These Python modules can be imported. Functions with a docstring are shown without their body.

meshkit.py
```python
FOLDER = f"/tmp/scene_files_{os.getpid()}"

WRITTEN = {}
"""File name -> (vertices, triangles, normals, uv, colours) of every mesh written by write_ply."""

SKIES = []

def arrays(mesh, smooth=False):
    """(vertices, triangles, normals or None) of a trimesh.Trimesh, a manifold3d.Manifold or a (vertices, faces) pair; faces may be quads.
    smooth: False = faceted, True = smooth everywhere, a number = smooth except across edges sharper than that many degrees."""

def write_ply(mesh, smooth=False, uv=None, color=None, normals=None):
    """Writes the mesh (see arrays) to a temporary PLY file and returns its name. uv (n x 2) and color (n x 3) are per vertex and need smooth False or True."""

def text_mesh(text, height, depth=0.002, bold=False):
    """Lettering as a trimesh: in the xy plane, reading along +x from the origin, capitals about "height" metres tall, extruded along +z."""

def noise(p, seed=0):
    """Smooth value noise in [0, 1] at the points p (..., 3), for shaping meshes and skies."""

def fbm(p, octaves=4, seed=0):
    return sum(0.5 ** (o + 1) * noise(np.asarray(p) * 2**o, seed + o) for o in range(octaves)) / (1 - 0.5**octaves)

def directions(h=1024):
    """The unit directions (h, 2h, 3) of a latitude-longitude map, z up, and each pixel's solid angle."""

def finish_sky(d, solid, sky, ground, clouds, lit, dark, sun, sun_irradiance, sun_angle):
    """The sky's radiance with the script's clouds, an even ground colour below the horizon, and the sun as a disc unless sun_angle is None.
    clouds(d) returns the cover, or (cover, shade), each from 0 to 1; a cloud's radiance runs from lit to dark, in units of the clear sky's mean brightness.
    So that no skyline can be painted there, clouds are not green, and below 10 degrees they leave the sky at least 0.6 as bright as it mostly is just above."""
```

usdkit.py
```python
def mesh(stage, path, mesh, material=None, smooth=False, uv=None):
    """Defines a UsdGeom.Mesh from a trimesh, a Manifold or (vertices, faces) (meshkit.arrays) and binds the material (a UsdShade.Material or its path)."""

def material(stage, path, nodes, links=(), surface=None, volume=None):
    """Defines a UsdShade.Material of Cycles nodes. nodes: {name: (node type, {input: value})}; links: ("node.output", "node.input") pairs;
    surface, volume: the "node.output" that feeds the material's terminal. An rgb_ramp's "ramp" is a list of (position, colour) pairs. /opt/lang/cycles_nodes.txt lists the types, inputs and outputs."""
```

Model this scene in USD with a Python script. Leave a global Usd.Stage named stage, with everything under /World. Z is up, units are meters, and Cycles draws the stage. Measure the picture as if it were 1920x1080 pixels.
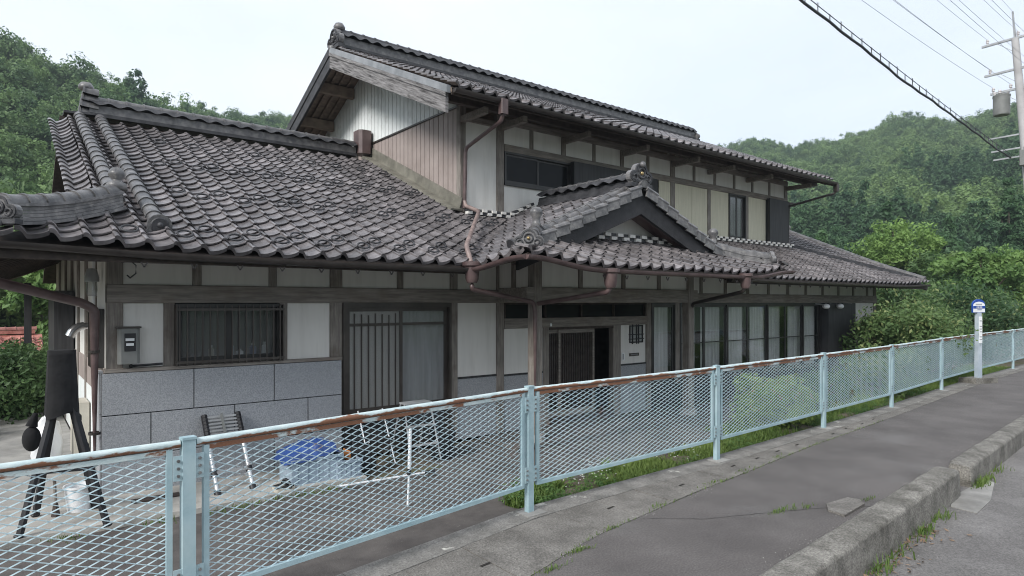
import math, random
import numpy as np
import trimesh
from shapely.geometry import Polygon, Point
from shapely.ops import unary_union
import usdkit, meshkit
from pxr import Usd, UsdGeom, UsdLux, UsdShade, Gf, Sdf, Vt

stage = Usd.Stage.CreateInMemory()
UsdGeom.Xform.Define(stage, "/World")
rng = random.Random(7)
nrg = np.random.default_rng(7)

# ---------------------------------------------------------------- camera, sky, sun, exposure
EYE = np.array([0.0, 0.0, 2.05])
HEAD = math.radians(51.6)                      # view direction, measured from the facade's direction (+x)
FW = np.array([math.cos(HEAD), math.sin(HEAD), 0.0])
RT = np.array([math.sin(HEAD), -math.cos(HEAD), 0.0])
cam = UsdGeom.Camera.Define(stage, "/World/camera")
cam.CreateHorizontalApertureAttr(36.0)
cam.CreateVerticalApertureAttr(20.25)
cam.CreateFocalLengthAttr(22.5)
cam.CreateVerticalApertureOffsetAttr(0.525)
cam.CreateClippingRangeAttr(Gf.Vec2f(0.05, 5000))
cam.AddTransformOp().Set(Gf.Matrix4d(*RT, 0, 0, 0, 1, 0, *(-FW), 0, *EYE, 1))
cam.CreateExposureAttr(1.40)

SUN_AZ, SUN_EL = math.radians(198.0), math.radians(36.0)      # azimuth counter-clockwise from +x
SUN = np.array([math.cos(SUN_EL) * math.cos(SUN_AZ), math.cos(SUN_EL) * math.sin(SUN_AZ), math.sin(SUN_EL)])
sun = UsdLux.DistantLight.Define(stage, "/World/sun")
sun.CreateIntensityAttr(0.40)
sun.CreateAngleAttr(20.0)
sun.CreateNormalizeAttr(True)
sun.CreateColorAttr(Gf.Vec3f(1.0, 0.97, 0.93))
_z = SUN
_x = np.cross([0, 0, 1.0], _z); _x /= np.linalg.norm(_x)
_y = np.cross(_z, _x)
sun.AddTransformOp().Set(Gf.Matrix4d(*_x, 0, *_y, 0, *_z, 0, 0, 0, 60, 1))
sky_mat = usdkit.material(stage, "/World/Looks/sky", {
    "sky": ("sky_texture", {"sky_type": "single_scattering", "sun_disc": False, "sun_elevation": SUN_EL, "sun_rotation": math.atan2(SUN[0], SUN[1]), "aerosol_density": 1.5}),
    "tc": ("texture_coordinate", {}),
    "map": ("mapping", {"scale": (1.0, 1.0, 2.4)}),
    "n": ("noise_texture", {"scale": 1.6, "detail": 5.0, "roughness": 0.55, "distortion": 0.3}),
    "r": ("rgb_ramp", {"ramp": [(0.25, (6.9, 7.6, 8.9)), (0.5, (7.8, 8.4, 9.3)), (0.75, (8.9, 9.3, 9.8))]}),
    "m": ("mix", {"fac": 0.9}),
    "bg": ("background_shader", {"strength": 0.05})},
    [("tc.generated", "map.vector"), ("map.vector", "n.vector"), ("n.fac", "r.fac"), ("sky.color", "m.color1"), ("r.color", "m.color2"), ("m.color", "bg.color")], surface="bg.background")
dome = UsdLux.DomeLight.Define(stage, "/World/sky")
UsdShade.MaterialBindingAPI.Apply(dome.GetPrim()).Bind(sky_mat)
dome.GetPrim().SetCustomDataByKey("kind", "structure")

# ---------------------------------------------------------------- helpers
_taken = {}
def path_for(name, parent=None):
    base = f"{parent}/{name}" if parent else f"/World/{name}"
    k = _taken.get(base, 0)
    _taken[base] = k + 1
    return base if k == 0 else f"{base}_{k:03d}"

def tag(prim, label=None, category=None, group=None, kind=None):
    p = prim.GetPrim() if hasattr(prim, "GetPrim") else prim
    for k, v in (("label", label), ("category", category), ("group", group), ("kind", kind)):
        if v:
            p.SetCustomDataByKey(k, v)
    return p

class MB:
    """collects shapes that become one mesh"""
    def __init__(self):
        self.v, self.f, self.n, self.tone = [], [], 0, []
    def add(self, v, f, tone=0.5):
        v = np.asarray(v, float).reshape(-1, 3)
        self.v.append(v)
        for q in f:
            q = [int(i) + self.n for i in q]
            for k in range(1, len(q) - 1):
                self.f.append((q[0], q[k], q[k + 1]))
        self.tone.append(np.full(len(v), tone))
        self.n += len(v)
        return self
    def box(self, x0, x1, y0, y1, z0, z1):
        v = [(x, y, z) for x in (x0, x1) for y in (y0, y1) for z in (z0, z1)]
        return self.add(v, [(0, 1, 3, 2), (4, 6, 7, 5), (0, 4, 5, 1), (2, 3, 7, 6), (0, 2, 6, 4), (1, 5, 7, 3)])
    def cbox(self, x0, x1, y0, y1, z0, z1, c=0.01):
        """a box whose long edges are chamfered"""
        d = (x1 - x0, y1 - y0, z1 - z0)
        a = int(np.argmax(d)); b, e = [i for i in range(3) if i != a]
        lo, hi = (x0, y0, z0), (x1, y1, z1)
        c = min(c, 0.4 * d[b], 0.4 * d[e])
        ring = [(lo[b] + c, lo[e]), (hi[b] - c, lo[e]), (hi[b], lo[e] + c), (hi[b], hi[e] - c), (hi[b] - c, hi[e]), (lo[b] + c, hi[e]), (lo[b], hi[e] - c), (lo[b], lo[e] + c)]
        v = []
        for w in (lo[a], hi[a]):
            for p, q in ring:
                t = [0, 0, 0]; t[a], t[b], t[e] = w, p, q; v.append(t)
        s = 1 if (a, b, e) in ((0, 1, 2), (1, 2, 0), (2, 0, 1)) else -1
        f = [(i, (i + 1) % 8, 8 + (i + 1) % 8, 8 + i)[::s] for i in range(8)]
        f += [tuple(range(8))[::-s], tuple(range(8, 16))[::s]]
        return self.add(v, f)
    def bar(self, p, q, w, h, up=(0, 0, 1.0)):
        p, q = np.asarray(p, float), np.asarray(q, float)
        d = q - p; d /= np.linalg.norm(d)
        a = np.cross(d, up); a /= np.linalg.norm(a) + 1e-12
        b = np.cross(a, d)
        v = [c + s * a * w / 2 + t * b * h / 2 for c in (p, q) for s, t in ((-1, -1), (1, -1), (1, 1), (-1, 1))]
        return self.add(v, [(0, 1, 2, 3), (7, 6, 5, 4), (0, 4, 5, 1), (1, 5, 6, 2), (2, 6, 7, 3), (3, 7, 4, 0)])
    def tube(self, pts, r, sides=10, caps=True):
        pts = np.asarray(pts, float)
        rr = np.broadcast_to(r, (len(pts),))
        t = np.gradient(pts, axis=0)
        t /= np.linalg.norm(t, axis=1, keepdims=True) + 1e-12
        ref = np.array([0, 0, 1.0]) if abs(t[:, 2]).mean() < 0.85 else np.array([1.0, 0, 0])
        v = []
        for p, d, ra in zip(pts, t, rr):
            a = np.cross(d, ref); a /= np.linalg.norm(a) + 1e-12
            b = np.cross(a, d)
            for k in range(sides):
                g = 2 * math.pi * k / sides
                v.append(p + ra * (math.cos(g) * a + math.sin(g) * b))
        f = [(i * sides + k, (i + 1) * sides + k, (i + 1) * sides + (k + 1) % sides, i * sides + (k + 1) % sides) for i in range(len(pts) - 1) for k in range(sides)]
        if caps:
            f += [tuple(range(sides)), tuple(range((len(pts) - 1) * sides, len(pts) * sides))[::-1]]
        return self.add(v, f)
    def tm(self, m, M=None):
        v = np.array(m.vertices)
        if M is not None:
            v = v @ np.asarray(M)[:3, :3].T + np.asarray(M)[:3, 3]
        return self.add(v, np.array(m.faces))
    def sphere(self, c, r, sc=(1, 1, 1), sub=2):
        m = trimesh.creation.icosphere(subdivisions=sub, radius=r)
        return self.add(np.array(m.vertices) * sc + c, np.array(m.faces))
    def lathe(self, prof, c, sides=20):
        """prof: (radius, z) pairs, turned about a vertical axis at c"""
        v, n = [], len(prof)
        for k in range(sides):
            g = 2 * math.pi * k / sides
            v += [(c[0] + r * math.cos(g), c[1] + r * math.sin(g), c[2] + z) for r, z in prof]
        f = [(k * n + i, ((k + 1) % sides) * n + i, ((k + 1) % sides) * n + i + 1, k * n + i + 1) for k in range(sides) for i in range(n - 1)]
        return self.add(v, f)
    def prism(self, poly, fn, d0, d1):
        """poly: shapely polygon in (a, b); fn(a, b, d) gives points; extruded from d0 to d1"""
        m = trimesh.creation.extrude_polygon(poly, d1 - d0, engine="earcut")
        v = np.array([fn(a, b, d0 + c) for a, b, c in np.array(m.vertices)])
        return self.add(v, np.array(m.faces))
    def build(self, name, mat, parent=None, smooth=False, label=None, tone=None):
        pth = path_for(name, parent)
        v = np.vstack(self.v)
        m = usdkit.mesh(stage, pth, (v, np.array(self.f)), M[mat], smooth=smooth)
        if smooth in (False, True):
            t = np.concatenate(self.tone) if tone is None else np.full(len(v), tone)
            UsdGeom.PrimvarsAPI(m).CreatePrimvar("tone", Sdf.ValueTypeNames.FloatArray, "vertex").Set(Vt.FloatArray.FromNumpy(t.astype(np.float32)))
        if label:
            m.GetPrim().SetCustomDataByKey("label", label)
        return pth

def thing(name, label, category, loc=(0, 0, 0), group=None, kind=None):
    pth = path_for(name)
    x = UsdGeom.Xform.Define(stage, pth)
    x.AddTranslateOp().Set(Gf.Vec3d(*map(float, loc)))
    tag(x, label, category, group, kind)
    return pth

def copy_of(src, name, label, category, loc, rotz=0.0, scale=1.0, group=None):
    pth = path_for(name)
    x = UsdGeom.Xform.Define(stage, pth)
    x.GetPrim().GetReferences().AddInternalReference(src)
    x.ClearXformOpOrder()
    x.AddTranslateOp().Set(Gf.Vec3d(*map(float, loc)))
    x.AddRotateZOp().Set(float(rotz))
    x.AddScaleOp().Set(Gf.Vec3f(scale, scale, scale))
    x.GetPrim().SetInstanceable(True)
    tag(x, label, category, group)
    return pth

def B(*a): return MB().box(*a)
def CB(*a, c=0.008): return MB().cbox(*a, c=c)

# ---------------------------------------------------------------- materials
M = {}
def lin(r, g, b):
    f = lambda c: c / 12.92 if c < 0.04045 else ((c + 0.055) / 1.055) ** 2.4
    return tuple(f(x / 255.0) for x in (r, g, b))

def pm(name, dark, light, scale=6.0, rough=0.7, bump=0.15, bscale=None, stretch=(1, 1, 1), metallic=0.0, spec=0.5, patch=None, tone=0.0, detail=5.0, blo=0.35, bhi=0.65, bdist=0.01, speck=None, topped=0.0, slope=None):
    """principled with two-colour noise in the thing's own space, a bump, an optional second patchy colour and an optional per-piece tone"""
    nodes = {"g": ("geometry", {}), "map": ("mapping", {"scale": stretch}), "n": ("noise_texture", {"scale": scale, "detail": detail, "roughness": 0.6}),
             "r": ("rgb_ramp", {"ramp": [(blo, dark), (bhi, light)]}), "bn": ("noise_texture", {"scale": bscale or scale * 6, "detail": 4.0}),
             "b": ("bump", {"strength": bump, "distance": bdist}), "p": ("principled_bsdf", {"roughness": rough, "metallic": metallic, "specular_ior_level": spec})}
    links = [("g.position", "map.vector"), ("map.vector", "n.vector"), ("map.vector", "bn.vector"), ("n.fac", "r.fac"), ("bn.fac", "b.height"), ("b.normal", "p.normal")]
    if slope:      # the grain runs along a slope: turn first, then stretch
        nodes["map"] = ("mapping", {"mapping_type": "texture", "rotation": (slope, 0, 0), "scale": tuple(1.0 / s for s in stretch)})
    col = "r.color"
    if patch:
        pc, psc, lo, hi = patch[:4]
        nodes["pn"] = ("noise_texture", {"scale": psc, "detail": 6.0, "roughness": 0.65})
        nodes["pr"] = ("rgb_ramp", {"ramp": [(lo, (0, 0, 0)), (hi, (1, 1, 1))]})
        nodes["px"] = ("mix", {"color2": pc})
        links += [("map.vector", "pn.vector") if len(patch) < 5 else ("g.position", "pn.vector"), ("pn.fac", "pr.fac"), ("pr.color", "px.fac"), (col, "px.color1")]
        col = "px.color"
        if topped:      # the patchy colour keeps to the sides and the underside of a rail
            nodes["tz"] = ("separate_xyz", {})
            nodes["tm"] = ("math", {"math_type": "multiply_add", "value2": -topped})
            links = [l for l in links if l[1] != "pr.fac"] + [("g.normal", "tz.vector"), ("tz.z", "tm.value1"), ("pn.fac", "tm.value3"), ("tm.value", "pr.fac")]
    if tone:
        nodes["at"] = ("attribute", {"attribute": "tone"})
        nodes["tr"] = ("rgb_ramp", {"ramp": [(0.0, (1 - tone,) * 3), (1.0, (1 + tone,) * 3)]})
        nodes["tx"] = ("mix", {"mix_type": "multiply", "fac": 1.0})
        links += [("at.fac", "tr.fac"), (col, "tx.color1"), ("tr.color", "tx.color2")]
        col = "tx.color"
    if speck:
        nodes["sn"] = ("noise_texture", {"scale": speck[1], "detail": 2.0, "roughness": 0.8})
        nodes["sr"] = ("rgb_ramp", {"ramp": [(0.28, (1 - speck[0],) * 3), (0.5, (1, 1, 1)), (0.72, (1 + speck[0],) * 3)]})
        nodes["sx"] = ("mix", {"mix_type": "multiply", "fac": 1.0})
        links += [("g.position", "sn.vector"), ("sn.fac", "sr.fac"), (col, "sx.color1"), ("sr.color", "sx.color2")]
        col = "sx.color"
    links.append((col, "p.base_color"))
    M[name] = usdkit.material(stage, f"/World/Looks/{name}", nodes, links, surface="p.BSDF")

pm("roof_tile", (0.092, 0.084, 0.086), (0.185, 0.170, 0.172), scale=9, rough=0.34, bump=0.25, bscale=90, patch=((0.20, 0.19, 0.185), 22, 0.55, 0.75), tone=0.42, speck=(0.32, 0.8))
pm("ridge_grey", (0.080, 0.079, 0.082), (0.19, 0.183, 0.182), scale=7, rough=0.38, bump=0.25, bscale=60, patch=((0.25, 0.24, 0.22), 14, 0.56, 0.78), tone=0.25)
pm("ridge_dark", (0.022, 0.022, 0.025), (0.055, 0.055, 0.06), scale=7, rough=0.6, bump=0.25, bscale=50)
pm("tile_light", (0.28, 0.27, 0.26), (0.48, 0.46, 0.43), scale=10, rough=0.6, bump=0.2)
pm("plaster", (0.64, 0.625, 0.595), (0.70, 0.685, 0.65), scale=0.9, rough=0.9, bump=0.10, bscale=12, stretch=(5, 5, 0.6), patch=((0.55, 0.535, 0.50), 1.3, 0.5, 0.85))
pm("wood", (0.145, 0.128, 0.113), (0.265, 0.240, 0.212), scale=5, rough=0.75, bump=0.3, bscale=40, stretch=(0.6, 6, 6), patch=((0.15, 0.115, 0.09), 2.2, 0.5, 0.8, 1))
pm("wood_upright", (0.145, 0.128, 0.114), (0.27, 0.245, 0.218), scale=5, rough=0.75, bump=0.3, bscale=40, stretch=(8, 8, 0.6), patch=((0.10, 0.072, 0.055), 2.2, 0.5, 0.8, 1))
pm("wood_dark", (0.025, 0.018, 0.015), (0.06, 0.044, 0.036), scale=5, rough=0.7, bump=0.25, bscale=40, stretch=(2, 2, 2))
pm("wood_black", (0.012, 0.012, 0.014), (0.028, 0.027, 0.03), scale=4, rough=0.65, bump=0.2, bscale=30)
pm("wood_weathered", (0.10, 0.095, 0.095), (0.27, 0.26, 0.26), scale=4, rough=0.9, bump=0.6, bscale=14, stretch=(1, 0.8, 9), patch=((0.045, 0.042, 0.041), 2.6, 0.54, 0.62), slope=0.414)
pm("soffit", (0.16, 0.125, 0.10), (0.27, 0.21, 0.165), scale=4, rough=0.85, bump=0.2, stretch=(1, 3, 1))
pm("granite", (0.225, 0.235, 0.25), (0.36, 0.372, 0.39), scale=85, rough=0.55, bump=0.05, detail=3.0, blo=0.38, bhi=0.62, patch=((0.27, 0.28, 0.30), 1.4, 0.5, 0.9))
pm("granite_joint", (0.02, 0.022, 0.025), (0.04, 0.042, 0.045), rough=0.9)
pm("siding_white", (0.66, 0.69, 0.68), (0.78, 0.81, 0.80), scale=1.5, rough=0.6, bump=0.05, patch=((0.45, 0.46, 0.44), 2.2, 0.55, 0.8))
pm("siding_pink", (0.275, 0.230, 0.210), (0.345, 0.292, 0.270), scale=2, rough=0.6, bump=0.05)
pm("brown_metal", (0.070, 0.045, 0.044), (0.125, 0.085, 0.082), scale=4, rough=0.42, bump=0.05, patch=((0.16, 0.11, 0.10), 5, 0.6, 0.8))
pm("brown_light", (0.17, 0.125, 0.115), (0.28, 0.21, 0.19), scale=5, rough=0.5, bump=0.08)
pm("gutter_dark", (0.022, 0.018, 0.016), (0.045, 0.037, 0.033), scale=4, rough=0.4, bump=0.05)
pm("flashing", (0.12, 0.115, 0.095), (0.22, 0.21, 0.175), scale=4, rough=0.5, bump=0.1)
pm("metal_trim", (0.17, 0.18, 0.19), (0.27, 0.28, 0.295), scale=4, rough=0.45, bump=0.1)
pm("amado", (0.52, 0.495, 0.38), (0.62, 0.59, 0.46), scale=3, rough=0.7, bump=0.15, stretch=(14, 1, 0.5))
pm("black_board", (0.018, 0.018, 0.02), (0.04, 0.04, 0.043), scale=3, rough=0.6, bump=0.15, stretch=(10, 2, 0.5))
pm("sash", (0.022, 0.021, 0.021), (0.038, 0.036, 0.035), scale=4, rough=0.4, bump=0.02)
pm("bronze", (0.035, 0.028, 0.024), (0.06, 0.05, 0.043), scale=4, rough=0.4, bump=0.02)
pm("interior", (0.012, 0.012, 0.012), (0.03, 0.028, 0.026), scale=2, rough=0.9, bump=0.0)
pm("curtain", (0.52, 0.52, 0.515), (0.63, 0.63, 0.625), scale=3, rough=0.95, bump=0.05, stretch=(6, 6, 0.4))
pm("curtain_grey", (0.42, 0.42, 0.425), (0.55, 0.55, 0.555), scale=3, rough=0.95, bump=0.05, stretch=(6, 6, 0.4))
pm("fence_paint", (0.27, 0.39, 0.425), (0.37, 0.49, 0.525), scale=5, rough=0.5, bump=0.08, patch=((0.42, 0.52, 0.53), 3, 0.5, 0.85))
pm("fence_mesh", (0.42, 0.56, 0.61), (0.54, 0.67, 0.71), scale=5, rough=0.5, bump=0.0, patch=((0.20, 0.085, 0.04), 2.6, 0.63, 0.70))
pm("fence_rust", (0.40, 0.50, 0.51), (0.58, 0.66, 0.66), scale=9, rough=0.6, bump=0.2, bscale=60, stretch=(1, 2.5, 2.5), patch=((0.21, 0.095, 0.052), 2.2, 0.46, 0.51), topped=0.17)
pm("bolt", (0.15, 0.15, 0.15), (0.3, 0.3, 0.3), rough=0.4, metallic=0.6)
pm("asphalt_walk", (0.080, 0.072, 0.069), (0.120, 0.109, 0.104), scale=1.1, rough=0.9, bump=0.5, bscale=160, patch=((0.15, 0.145, 0.14), 0.8, 0.56, 0.85), bdist=0.006, speck=(0.42, 62))
pm("asphalt_road", (0.125, 0.118, 0.114), (0.185, 0.176, 0.170), scale=1.4, rough=0.95, bump=0.5, bscale=140, patch=((0.10, 0.095, 0.09), 0.9, 0.45, 0.75), bdist=0.006, speck=(0.42, 52))
pm("asphalt_yard", (0.062, 0.055, 0.052), (0.12, 0.108, 0.10), scale=2.0, rough=0.95, bump=0.6, bscale=90, patch=((0.17, 0.16, 0.14), 30, 0.64, 0.72), bdist=0.008)
pm("concrete", (0.21, 0.205, 0.195), (0.33, 0.32, 0.30), scale=2.2, rough=0.92, bump=0.35, bscale=120, patch=((0.13, 0.125, 0.115), 1.3, 0.5, 0.75), bdist=0.006)
pm("concrete_lid", (0.112, 0.104, 0.094), (0.190, 0.178, 0.162), scale=3.0, rough=0.95, bump=0.6, bscale=110, patch=((0.30, 0.29, 0.26), 34, 0.62, 0.70), tone=0.12, bdist=0.008, speck=(0.5, 60))
pm("concrete_kerb", (0.12, 0.113, 0.10), (0.22, 0.208, 0.186), scale=5.0, rough=0.95, bump=0.8, bscale=55, patch=((0.06, 0.055, 0.045), 2.4, 0.50, 0.74), bdist=0.012, speck=(0.55, 50))
pm("apron", (0.30, 0.29, 0.265), (0.44, 0.42, 0.385), scale=1.6, rough=0.92, bump=0.3, bscale=60, patch=((0.19, 0.175, 0.15), 1.5, 0.52, 0.78))
pm("kerb_edge", (0.13, 0.125, 0.115), (0.22, 0.21, 0.195), scale=4, rough=0.95, bump=0.5, bscale=70, patch=((0.50, 0.49, 0.44), 3.4, 0.62, 0.68), bdist=0.008, speck=(0.4, 60))
pm("dark_slot", (0.012, 0.01, 0.009), (0.03, 0.025, 0.02), rough=1.0)
pm("soil", (0.075, 0.058, 0.042), (0.16, 0.13, 0.10), scale=3, rough=1.0, bump=0.8, bscale=30, patch=((0.07, 0.085, 0.03), 1.2, 0.48, 0.7), bdist=0.02)
pm("hill_soil", (0.025, 0.045, 0.018), (0.05, 0.08, 0.032), scale=0.2, rough=1.0, bump=0.2)
pm("pole_concrete", (0.34, 0.33, 0.33), (0.46, 0.45, 0.45), scale=1.2, rough=0.9, bump=0.15)
pm("galvanised", (0.30, 0.31, 0.32), (0.44, 0.45, 0.46), scale=3, rough=0.45, bump=0.05, metallic=0.3)
pm("wire_dark", (0.03, 0.032, 0.036), (0.06, 0.062, 0.068), rough=0.6)
pm("wire_grey", (0.20, 0.21, 0.23), (0.30, 0.31, 0.34), rough=0.6)
pm("porcelain", (0.45, 0.42, 0.42), (0.6, 0.57, 0.57), rough=0.3)
pm("black_plastic", (0.010, 0.010, 0.012), (0.022, 0.022, 0.025), scale=5, rough=0.5)
pm("black_cloth", (0.005, 0.005, 0.006), (0.012, 0.012, 0.013), scale=6, rough=0.95, bump=0.5, bscale=14, bdist=0.02)
pm("aluminium", (0.48, 0.49, 0.50), (0.62, 0.63, 0.64), scale=3, rough=0.35, metallic=0.5)
pm("steel_bright", (0.45, 0.45, 0.45), (0.62, 0.62, 0.62), scale=6, rough=0.22, metallic=0.9, bump=0.03)
pm("blue_tarp", (0.016, 0.045, 0.17), (0.032, 0.08, 0.27), scale=5, rough=0.5, bump=0.4, bscale=18, bdist=0.015)
pm("crate_blue", (0.20, 0.26, 0.33), (0.31, 0.38, 0.45), scale=4, rough=0.4)
pm("white_plastic", (0.68, 0.69, 0.70), (0.78, 0.79, 0.80), scale=4, rough=0.35)
pm("orange_plastic", (0.55, 0.20, 0.05), (0.65, 0.26, 0.08), scale=4, rough=0.5)
pm("meter_grey", (0.15, 0.155, 0.148), (0.20, 0.205, 0.197), scale=3, rough=0.5)
pm("beige", (0.42, 0.39, 0.33), (0.52, 0.49, 0.42), scale=3, rough=0.6)
pm("sign_blue", (0.012, 0.055, 0.28), (0.016, 0.07, 0.34), rough=0.4, bump=0.0)
pm("sign_white", (0.72, 0.73, 0.74), (0.80, 0.81, 0.82), rough=0.4, bump=0.0)
pm("sign_post", (0.34, 0.40, 0.46), (0.46, 0.51, 0.56), scale=3, rough=0.5, bump=0.05)
pm("red_tile", (0.26, 0.085, 0.065), (0.46, 0.20, 0.16), scale=4, rough=0.5, bump=0.2, tone=0.3)
pm("bark", (0.05, 0.04, 0.03), (0.13, 0.105, 0.08), scale=6, rough=0.95, bump=0.8, bscale=20, stretch=(3, 3, 0.6), bdist=0.03)
pm("dead_leaf", (0.12, 0.075, 0.045), (0.26, 0.18, 0.12), scale=8, rough=0.9)
pm("flower_white", (0.75, 0.75, 0.70), (0.85, 0.85, 0.80), rough=0.8, bump=0)
pm("gold", (0.30, 0.22, 0.10), (0.42, 0.32, 0.16), rough=0.35, metallic=0.6)
pm("stain_dark", (0.03, 0.027, 0.024), (0.06, 0.055, 0.05), rough=0.9)

def pane(name, tint, gloss=0.04, frost=None):
    """window glass: see-through, with the sky and the street reflected by angle; frost mixes in a milky sheet"""
    nodes = {"fr": ("layer_weight", {"blend": 0.5}), "fp": ("math", {"math_type": "power", "value2": 4.0}), "fq": ("math", {"math_type": "multiply_add", "value2": 0.85, "value3": 0.05}), "t": ("transparent_bsdf", {"color": tint}), "gl": ("glossy_bsdf", {"color": (0.95, 0.97, 1.0), "roughness": gloss}), "m": ("mix_closure", {})}
    links = [("fr.facing", "fp.value1"), ("fp.value", "fq.value1"), ("fq.value", "m.fac"), ("t.BSDF", "m.closure1"), ("gl.BSDF", "m.closure2")]
    out = "m.closure"
    if frost:
        nodes["d"] = ("diffuse_bsdf", {"color": frost[1]})
        nodes["mm"] = ("mix_closure", {"fac": frost[0]})
        links += [("m.closure", "mm.closure1"), ("d.BSDF", "mm.closure2")]
        out = "mm.closure"
    M[name] = usdkit.material(stage, f"/World/Looks/{name}", nodes, links, surface=out)
pane("glass", (0.95, 0.96, 0.96))
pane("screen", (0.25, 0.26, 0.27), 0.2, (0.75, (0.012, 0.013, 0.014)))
pane("glass_dusty", (0.82, 0.83, 0.83), 0.12, (0.09, (0.40, 0.40, 0.40)))
pane("glass_ribbed", (0.85, 0.85, 0.84), 0.25, (0.34, (0.42, 0.415, 0.40)))

def leafmat(name, dark, light, trans=0.35, hue=0.25):
    """foliage: colour varies over clumps and between plants; some light passes through"""
    M[name] = usdkit.material(stage, f"/World/Looks/{name}", {
        "g": ("geometry", {}), "o": ("object_info", {}), "n": ("noise_texture", {"scale": 0.55, "detail": 3.0}), "n3": ("noise_texture", {"scale": 0.14, "detail": 2.0}), "a4": ("math", {"math_type": "multiply_add", "value2": 0.9, "value3": -0.45}),
        "at": ("attribute", {"attribute": "tone"}), "a1": ("math", {"math_type": "multiply_add", "value2": 0.35, "value3": -0.1}), "a2": ("math", {"math_type": "multiply_add", "value2": 0.55}),
        "a3": ("math", {"math_type": "multiply_add", "value2": hue}), "a5": ("math", {"math_type": "add"}),
        "r": ("rgb_ramp", {"ramp": [(0.2, dark), (0.8, light)]}),
        "d": ("principled_bsdf", {"roughness": 0.55, "specular_ior_level": 0.35}), "t": ("translucent_bsdf", {}), "m": ("mix_closure", {"fac": trans})},
        [("g.position", "n.vector"), ("n.fac", "a1.value1"), ("at.fac", "a2.value1"), ("a1.value", "a2.value3"), ("o.random", "a3.value1"), ("a2.value", "a3.value3"), ("g.position", "n3.vector"), ("n3.fac", "a4.value1"), ("a3.value", "a5.value1"), ("a4.value", "a5.value2"), ("a5.value", "r.fac"),
         ("r.color", "d.base_color"), ("r.color", "t.color"), ("d.BSDF", "m.closure1"), ("t.BSDF", "m.closure2")], surface="m.closure")
leafmat("leaf_hill", (0.026, 0.070, 0.030), (0.155, 0.24, 0.080), hue=0.30)
leafmat("leaf_cedar", (0.026, 0.070, 0.034), (0.080, 0.155, 0.062))
leafmat("leaf_bright", (0.045, 0.115, 0.035), (0.21, 0.33, 0.09))
leafmat("leaf_mid", (0.05, 0.105, 0.035), (0.16, 0.24, 0.085))
leafmat("leaf_dark", (0.025, 0.065, 0.026), (0.09, 0.155, 0.055))
leafmat("leaf_pale", (0.11, 0.15, 0.05), (0.28, 0.32, 0.13))
leafmat("leaf_lime", (0.13, 0.21, 0.05), (0.36, 0.46, 0.14), hue=0.1)
leafmat("leaf_pink", (0.28, 0.17, 0.11), (0.42, 0.28, 0.20))
leafmat("grass", (0.06, 0.115, 0.026), (0.20, 0.28, 0.07))
# ---------------------------------------------------------------- ground, road, pavement
FX = np.array([-30, -2.3, 0.87, 4.02, 7.27, 10.5, 13.6, 17.2, 20.5, 24.5, 28.5, 60.0])
FYV = np.array([3.5, 4.06, 4.26, 4.80, 4.88, 5.04, 5.20, 5.50, 5.72, 5.90, 6.10, 7.6])
def fence_y(x): return np.interp(x, FX, FYV)
def lid_w(x): return np.interp(x, [-5, 3.1, 4, 5.8, 8.8, 14, 25], [1.0, 0.98, 0.86, 0.66, 0.46, 0.36, 0.32])
def kerb_y(x): return 1.87 + 0.08 * x                        # road-side face of the road kerb

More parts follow.
